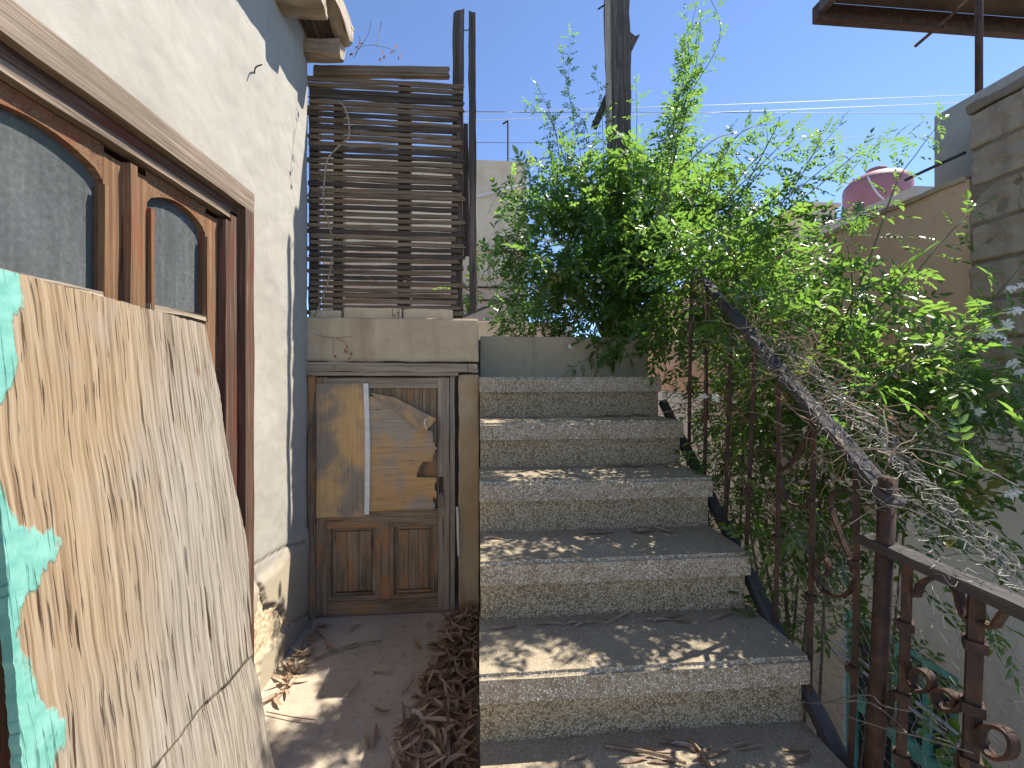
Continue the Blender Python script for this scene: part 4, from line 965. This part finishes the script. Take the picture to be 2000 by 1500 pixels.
# ------------------------------------------------------------------ neighbour's side across the yard
NX = 2.6
yw = thing('yard_house_wall', 'whitewashed lower wall across the yard with a turquoise window', 'house', (NX, 2.4, YD))
w0, w1, wz0, wz1 = 2.03, 2.74, -1.75, -0.32
wm = MB().box((NX, -0.5, YD), (NX + .3, w0, 1.12)).box((NX, w1, YD), (NX + .3, 8.5, 1.12)).box((NX, w0, wz1), (NX + .3, w1, 1.12)).box((NX, w0, YD), (NX + .3, w1, wz0))
build('wall', wm, M['yardwhite'], yw); build('interior', MB().box((NX + .32, 1.9, -2), (NX + .34, 2.9, 0)), M['dark'], yw)
wi = link('window', None, yw, Matrix.Translation((NX, (w0 + w1) / 2, wz0)))
x = NX + .05
for (a, b, w_, d) in (((x, w0 + .03, wz0), (x, w0 + .03, wz1), .06, (0, 1, 0)), ((x, w1 - .03, wz0), (x, w1 - .03, wz1), .06, (0, 1, 0)), ((x, (w0 + w1) / 2, wz0), (x, (w0 + w1) / 2, wz1), .07, (0, 1, 0)), ((x - .002, w0, wz1 - .03), (x - .002, w1, wz1 - .03), .06, (0, 0, 1)), ((x - .002, w0, wz0 + .03), (x - .002, w1, wz0 + .03), .06, (0, 0, 1)), ((x - .003, w0, -.95), (x - .003, w1, -.95), .09, (0, 0, 1)), ((x, w0 + .19, wz0), (x, w0 + .19, wz1), .03, (0, 1, 0)), ((x, w1 - .19, wz0), (x, w1 - .19, wz1), .03, (0, 1, 0))):
    timber('frame', a, b, w_, .05, d, M['turq'], wi, .002, 6)
build('pane', MB().box((x + .01, w0 + .02, wz0 + .02), (x + .014, w1 - .02, wz1 - .02)), M['glass'], wi)
for z in (-.60, -.66): build('bar', MB().tube([(NX - .03, w0 - .05, z), (NX - .03, w1 + .05, z)], .012, 6), M['cable'], wi)
pw = thing('peach_wall', 'tall peach rendered wall stained with streaks behind the jasmine', 'wall', (NX + .1, 5, 1.12))
rough_box('wall', (NX + .012, 1.985, 1.121), (NX + .25, 8.5, 2.385), M['peach'], pw, 40, .010, .012)
rough_box('coping', (NX - .005, 2.0, 2.375), (NX + .27, 8.5, 2.405), M['pier'], pw, 60, .008, .006)
# rough block wall, every block a piece
bw = thing('block_wall', 'rough brown concrete block wall with crumbling mortar joints', 'wall', (NX + .1, 1.5, 1.12))
rough_box('mortar_bed', (NX + .012, 0.9, 1.121), (NX + .25, 1.98, 2.70), M['mortar'], bw, 30, .008, .01)
bmeshes = []
for k in range(5):
    me = MB().box((-.115, -.192, -.092), (.115, .192, .092)).mesh('block', M['block']); bevel_mesh(me, .012, 2)
    bm = bmesh.new(); bm.from_mesh(me); bmesh.ops.subdivide_edges(bm, edges=[e for e in bm.edges if e.calc_length() > .1], cuts=5, use_grid_fill=True)
    for v in bm.verts: v.co += Vector((.010 * noise.noise(v.co * 40) + .016 * noise.noise(v.co * 14 + Vector((k * 9, 0, 0))), .008 * noise.noise(v.co * 12 + Vector((0, k * 9, 0))), .007 * noise.noise(v.co * 14 + Vector((0, 0, k * 9)))))
    bm.to_mesh(me); bm.free(); bmeshes.append(me)
for r_ in range(8):
    z = 1.12 + .10 + r_ * .2
    for c_ in range(4):
        y = 1.98 - .2 - c_ * .4 + (.2 if r_ % 2 else 0)
        if y < .95: continue
        o = link('block', bmeshes[(r_ * 3 + c_) % 5], bw, Matrix.Translation((NX + .12 - random.uniform(0, .008), min(y, 1.79), z)) @ Matrix.Rotation(random.gauss(0, .012), 4, 'X'))
rough_box('capping', (NX - .01, 0.9, 2.715), (NX + .26, 1.99, 2.765), M['mortar'], bw, 24, .014, .012)
# concrete tower behind, with its conduit
gt = MB().box((NX + .25, 1.3, 1.5), (NX + 1.1, 2.36, 2.96)); me = bevel_mesh(gt.mesh('roof_box', M['concrete']), .01)
tag(link('roof_box', me), 'smooth grey concrete box rising behind the block wall', 'building')
tag(build('conduit', MB().tube(smoothpath([aX(NX + .10, 1768, 352), aX(NX + .1, 1810, 332), aX(NX + .1, 1885, 298)], 4), .009, 6), M['cabledark']), 'thin black pipe running along the grey concrete box', 'pipe')
# house with tanks far behind
hh = thing('neighbour_house', 'flat roofed house carrying the water tanks beyond the peach wall', 'house', (7, 8, YD))
build('wall', MB().box((4.6, 4.0, YD), (10, 13, 3.2)), M['peach'], hh); build('roof', MB().box((4.5, 3.9, 3.2), (10.1, 13.1, 3.3)), M['concrete'], hh)
def tank(name, px, pyc, t, r, h, mat, lab):
    d = ray(px, pyc); p = EYE + d * t; root = thing(name, lab, 'tank', (p.x, p.y, 3.3))
    prof = [(r * .96, 0), (r, .04), (r * .985, h * .25), (r, h * .27), (r * .985, h * .5), (r, h * .52), (r, h * .9), (r * .97, h * .95), (r * .8, h * 1.03), (r * .45, h * 1.09), (r * .28, h * 1.11)]
    build('drum', MB().lathe(prof, 28, (p.x, p.y, 3.3)), mat, root, True)
    build('lid', MB().lathe([(r * .30, h * 1.105), (r * .30, h * 1.16), (r * .1, h * 1.18)], 18, (p.x, p.y, 3.3)), mat, root, True)
    return p
p = tank('water_tank', 1712, 380, 6.6, .435, 1.17, M['redtank'], 'faded red plastic water tank above the peach wall')
tank('water_tank', 1782, 360, 7.6, .36, 1.28, M['bluetank'], 'dark blue water tank partly hidden beside the red tank')
tag(build('hose', MB().tube(smoothpath([aY(p.y - .44, 1695, 345), aY(p.y - .5, 1712, 375), aY(p.y - .5, 1735, 398)], 5), .012, 5), M['cable']), 'pale hose curling down the side of the red water tank', 'hose')
d = ray(1580, 450); p = EYE + d * 9.0
hb = thing('rooftop_hut', 'small pale concrete rooftop hut with dark window openings', 'building', (p.x, p.y, 3.3))
build('wall', MB().box((p.x - .40, p.y - .3, 3.3), (p.x + .36, p.y + .6, 4.92)), M['cream'], hb); build('roof', MB().box((p.x - .46, p.y - .36, 4.92), (p.x + .42, p.y + .66, 5.0)), M['cream'], hb)
for k in range(2): build('window', MB().box((p.x - .32 + .36 * k, p.y - .312, 4.45), (p.x - .1 + .36 * k, p.y - .305, 4.75)), M['dark'], hb)

# steel canopy at top right
CYc = 3.2
cz = aY(CYc, 1592, 42).z; cx = aY(CYc, 1592, 42).x; pb = aY(2.26, 1912, 182)
cn = thing('steel_canopy', 'rusty steel canopy on a thin pipe post above the block wall', 'canopy', (pb.x, pb.y, 2.96))
build('sheet', MB().box((cx + .01, 2.86, cz + .136), (6.2, CYc - .03, cz + .15)), M['steel'], cn)
build('edge_beam', MB().box((cx, CYc - .03, cz), (6.2, CYc + .03, cz + .134)), M['rust'], cn)
build('side_beam', MB().box((cx + .003, 2.86, cz + .05), (cx + .06, CYc - .032, cz + .134)), M['steel'], cn)
for y in (2.87,): build('purlin', MB().box((cx + .07, y, cz + .05), (6.2, y + .06, cz + .134)), M['steel'], cn)
build('post', MB().tube([(pb.x, pb.y, 2.96), (pb.x, pb.y, cz - .3), (pb.x + .05, 2.9, cz + .1)], .018, 8), M['rust'], cn, True)
build('strut', MB().tube([aY(3.1, 1788, 90), aY(2.7, 1900, -6)], .016, 4), M['rust'], cn); build('strut', MB().tube([aY(3.15, 1842, 52), aY(3.15, 1905, 64)], .012, 4), M['rust'], cn)

# ------------------------------------------------------------------ far buildings beyond the terrace
BY = 7.0
bb = thing('cream_building', 'cream rendered building with a floor ledge behind the slatted screen', 'building', (-.5, BY, YD))
bx1 = aY(BY, 1027, 400).x; bz = aY(BY, 980, 314).z; lz = aY(BY, 980, 488).z
build('upper_wall', MB().box((-2.6, BY, lz + .03), (bx1, BY + 3, bz)), M['cream'], bb)
build('lower_wall', MB().box((-2.6, BY + .01, YD), (bx1 + .004, BY + 3, lz - .03)), M['pinkcream'], bb)
build('ledge', MB().box((-2.62, BY - .05, lz - .029), (bx1 + .03, BY + 3.02, lz + .029)), M['cream'], bb)
for py in (560, 585): z = aY(BY, 960, py).z; build('pipe', MB().tube([(-2.6, BY - .02, z), (bx1, BY - .02, z - .02)], .014, 6), M['rust'], bb)
build('corner_pipe', MB().tube([(bx1 + .02, BY - .03, lz), (bx1 + .02, BY - .03, bz - .2)], .02, 6), M['white'], bb)
for k, (x0, x1, z0, z1) in enumerate([(aY(BY, 935, 0).x, aY(BY, 953, 0).x, 3.0, 3.7), (aY(BY, 958, 0).x, aY(BY, 1000, 0).x, 3.0, 3.7)]):
    build('sealed_panel', MB().box((x0, BY - .015, z0), (x1, BY + .01, z1)), M['cream'], bb)
tag(build('rope', MB().tube(smoothpath([aY(BY - .1, 925, 385), aY(BY - .1, 975, 372), aY(BY - .1, 1023, 360)], 4), .014, 5), M['white']), 'white rope slung across the cream building', 'rope')
an = thing('antenna_mast', 'thin pipe mast with a bent tip on the cream building roof', 'mast', aY(BY + .3, 993, 315))
t_ = aY(BY + .3, 992, 236); build('pipe', MB().tube([(t_.x, t_.y, bz - .01), t_], .018, 6), M['cabledark'], an); build('tip', MB().tube([t_, aY(BY + .3, 982, 242)], .016, 5), M['rust'], an)
lwz = aY(5.2, 960, 628).z
rough_box('parapet', (-3.0, 5.2, TZ - .3), (1.2, 5.35, lwz), M['cream'], None, 20, .006, .01)
tag(bpy.data.objects['parapet'], 'low cream parapet at the back of the terrace', 'wall')
tag(build('slanting_pole', MB().tube([aY(4.6, 905, 618), aY(4.6, 990, 583)], .018, 6), M['cabledark']), 'thin dark pole slanting up behind the long plank', 'pole')
# cables across the sky
for k, (a, b, lab, mat, r_) in enumerate([((880, 223), (2010, 181), 'upper pale cable crossing the sky behind the timber post', 'cable', .012), ((880, 237), (2010, 196), 'lower pale cable crossing the sky behind the timber post', 'cable', .012), ((860, 217), (1240, 219), 'dark cable crossing the sky just above the antenna mast tip', 'cabledark', .009), ((860, 279), (1240, 275), 'lowest dark cable crossing the sky over the cream building', 'cabledark', .009)]):
    A = aY(14, *a); B = aY(14, *b); C = (A + B) / 2 - Vector((0, 0, .03))
    A2 = A + (A - B) * 2; B2 = B + (B - A) * 2
    tag(build('overhead_cable', MB().tube(smoothpath([A2, A, C, B, B2], 6), r_, 5), M[mat]), lab, 'cable')

# ------------------------------------------------------------------ dry leaves and twigs on the ground
def dry_leaf_mesh(seed):
    rn = random.Random(seed); L = rn.uniform(.085, .135); w_ = rn.uniform(.011, .017); bend = rn.uniform(-1.6, 1.6); curl = rn.uniform(.2, 1.4); tw = rn.uniform(-1.2, 1.2); n = 8; vs = []
    x = y = z = 0; a = -bend / 2; e = rn.uniform(.1, .5)
    for i in range(n + 1):
        f = i / n; hw = w_ / 2 * (math.sin(math.pi * min(1, f * .93 + .05)) ** .75) + .0006
        nx_, ny_ = -math.sin(a), math.cos(a); r_ = tw * (f - .5)
        for s in (-1, 0, 1):
            q = s * hw; zz = z + abs(s) * hw * curl * .7 + q * math.sin(r_)
            vs.append((x + nx_ * q * math.cos(r_), y + ny_ * q * math.cos(r_), zz))
        x += L / n * math.cos(a); y += L / n * math.sin(a); z += L / n * math.sin(e * 2 * (f - .5)) * .6; a += bend / n
    zm = min(v[2] for v in vs); cx_ = vs[(n // 2) * 3 + 1]
    vs = [(v[0] - cx_[0], v[1] - cx_[1], v[2] - zm) for v in vs]; fs = []
    for i in range(n):
        for j in range(2): q = i * 3 + j; fs.append((q, q + 3, q + 4, q + 1))
    me = MB().add(vs, fs).mesh('dry_leaf', M['leafdry'], True); a_ = me.attributes.new('tint', 'FLOAT', 'POINT'); a_.data.foreach_set('value', np.full(len(vs), rn.uniform(.1, 1.0), np.float32)); return me
DL = [dry_leaf_mesh(i) for i in range(16)]
rl_ = random.Random(5)
def put_leaf(x, y, z, lab, grp, tilt=.25, s=1.0, rz=None):
    m = Matrix.Translation((x, y, z)) @ Matrix.Rotation(rl_.uniform(0, 6.28) if rz is None else rz, 4, 'Z') @ Matrix.Rotation(rl_.gauss(0, tilt), 4, 'X') @ Matrix.Rotation(rl_.gauss(0, tilt), 4, 'Y') @ Matrix.Scale(s * rl_.uniform(.75, 1.1), 4)
    o = link('dry_leaf', rl_.choice(DL), None, m); return tag(o, lab, 'leaf', grp)
def heap_edge(y): return -.16 - .11 * max(0, math.sin((y - 1.15) * 3.4)) - .10 * max(0, 1.75 - y) + .05 * noise.noise((y * 5, 0, 0))
G1 = 'dry leaves heaped beside the stairs'; L1 = 'curled brown dry leaf in the heap between landing floor and stair side'
big = []                                                # the bottom of the heap, uncountable
V = []; F = []; T = []; nb_ = 0
for k in range(750):
    y = rl_.uniform(1.0, 2.29); x0 = heap_edge(y); x = x0 + (-.012 - x0) * rl_.random() ** .8
    hgt = .045 * min(1, (x - x0) / .12)
    me = rl_.choice(DL); m = Matrix.Translation((x, y, rl_.uniform(0, 1) * hgt + .002)) @ Matrix.Rotation(rl_.uniform(0, 6.28), 4, 'Z') @ Matrix.Rotation(rl_.gauss(0, .3), 4, 'X') @ Matrix.Rotation(rl_.gauss(0, .25), 4, 'Y') @ Matrix.Scale(rl_.uniform(.7, 1.05), 4)
    pv = [m @ v.co for v in me.vertices]; ov = max(v.x for v in pv) + .004
    if ov > 0: pv = [v - Vector((ov, 0, 0)) for v in pv]
    V += [tuple(v) for v in pv]; F += [tuple(i + nb_ for i in p.vertices) for p in me.polygons]; nb_ += len(me.vertices); T += [rl_.uniform(.0, .9)] * len(me.vertices)
mb = MB(); mb.v = V; mb.f = F; me = mb.mesh('leaf_litter', M['leafdry'], True); a_ = me.attributes.new('tint', 'FLOAT', 'POINT'); a_.data.foreach_set('value', np.array(T, np.float32))
o = link('leaf_litter', me); o['kind'] = 'stuff'; tag(o, 'heap of brown dry leaves drifted against the stair side', 'leaves')
for k in range(110):
    y = rl_.uniform(1.2, 2.27); x0 = heap_edge(y) - .02; x = x0 + (-.075 - x0) * rl_.random()
    put_leaf(x, y, .012 + .045 * min(1, max(0, x - x0) / .1), L1, G1)
for k in range(34):
    y = rl_.uniform(1.75, 2.25); put_leaf(WX + .055 + abs(rl_.gauss(0, .055)) + .02 * (2.2 - y), y, .006 + rl_.random() * .012, 'pale dry leaf lying along the foot of the white wall', 'dry leaves along the white wall', .15)
for px, py in [(690, 1228), (640, 1262), (835, 1225), (745, 1315), (800, 1335), (745, 1393), (870, 1335), (855, 1350), (825, 1385), (735, 1440), (720, 1450), (560, 1350), (540, 1372), (690, 1350), (815, 1260)]:
    p = aZ(0, px, py); put_leaf(p.x, p.y, .006, 'single dry leaf lying loose on the open landing floor', 'loose leaves on the landing', .08)
for i, n_ in ((1, 16), (2, 11), (3, 9), (4, 9), (5, 7)):
    yb = Y2 + (i - 1) * TREAD
    nm = {1: 'lowest', 2: 'second', 3: 'third', 4: 'fourth', 5: 'fifth'}[i]
    for k in range(n_):
        x = rl_.uniform(.35, .95) if rl_.random() < .7 else rl_.uniform(.06, .9)
        put_leaf(x, yb - abs(rl_.gauss(0, .02)) - .035 - (.08 * rl_.random() if i == 1 else 0), i * RISE + .003, 'dry leaf on the %s tread against the riser above it' % nm, 'dry leaves on the %s tread' % nm, .08, .9, rl_.gauss(0, .35))
tw = [((612, 1288), (650, 1272), (700, 1255)), ((640, 1272), (720, 1254), (745, 1252))]
for k, ps in enumerate(tw):
    pts = [aZ(.012, *p) for p in ps]
    tag(build('twig', MB().tube(smoothpath(pts, 4), [.006 - .0004 * i for i in range(9)] if k == 0 else .003, 6), M['twig']), ['thick bare twig lying on the landing near the white wall', 'thin reddish twig lying across the end of the thick twig'][k], 'twig')
tag(build('long_stalk', MB().tube(smoothpath([aZ(.008, *p) for p in ((520, 1390), (570, 1400), (615, 1406))], 4), .002, 5), M['twig']), 'thin dry stalk lying on the sunlit landing by the plywood', 'twig')
for k, ps in enumerate([((1345, 1440), (1370, 1470), (1395, 1510)), ((1180, 1455), (1270, 1470), (1340, 1490))]):
    tag(build('twig', MB().tube(smoothpath([aZ(RISE + .012, *p) for p in ps], 4), .005, 6), M['twig']), ['stout twig lying on the lowest tread among dry leaves', 'slim twig lying crosswise on the lowest tread'][k], 'twig')

# dry sprigs: on the eave top, on the screen and hanging on the beam
def sprig(name, lab, paths, leaves, Y, mat='leafred'):
    root = thing(name, lab, 'sprig', aY(Y, *paths[0][0])); mb = MB()
    for ps in paths: mb.tube(smoothpath([aY(Y + random.gauss(0, .01), *p) for p in ps], 5), .0016, 4, False)
    build('stem', mb, M['twig'], root)
    for px, py in leaves:
        c = aY(Y + random.gauss(0, .01), px, py); q = leaflet(.026, .012); Rm = orient(RNG.normal(size=3) + np.array((0, 0, -1.2)), RNG.normal(size=3), 0)
        v = q @ Rm.T + np.array(c); me = bpy.data.meshes.new('leaf'); me.from_pydata([tuple(z) for z in v], [], LF_FACES); me.materials.append(M[mat])
        a = me.attributes.new('tint', 'FLOAT', 'POINT'); a.data.foreach_set('value', np.full(6, random.random(), np.float32)); link('leaf', me, root)
sprig('dry_sprig', 'red dry sprig standing on the edge of the eave', [[(692, 112), (700, 95), (720, 88), (750, 92), (775, 100)], [(700, 98), (720, 65), (724, 42)], [(735, 90), (742, 60), (745, 42)], [(695, 108), (703, 80), (700, 70)]], [(702, 78), (710, 82), (745, 100), (752, 108), (770, 102), (778, 110), (775, 96), (700, 90), (690, 105), (744, 112), (780, 104)], 2.28)
sprig('dry_sprig', 'rusty red dry sprig hanging across the cement beam', [[(612, 652), (650, 660), (690, 656)], [(650, 660), (651, 690)], [(655, 660), (672, 668), (680, 680)]], [(675, 676), (680, 684), (678, 692), (684, 690), (652, 692), (672, 682), (685, 696), (655, 715)], DY - .02)
sprig('dry_sprig', 'tangled brown dry sprig caught on the lower slats', [[(765, 590), (768, 620), (775, 645)], [(745, 596), (760, 610), (762, 640)], [(785, 535), (798, 545), (792, 560)], [(640, 520), (700, 535), (760, 560)], [(770, 585), (780, 610), (772, 630)]], [(768, 620), (772, 632), (765, 612), (760, 625), (795, 548), (788, 556), (778, 608), (762, 600), (770, 642)], SY - .03, 'leafdry')
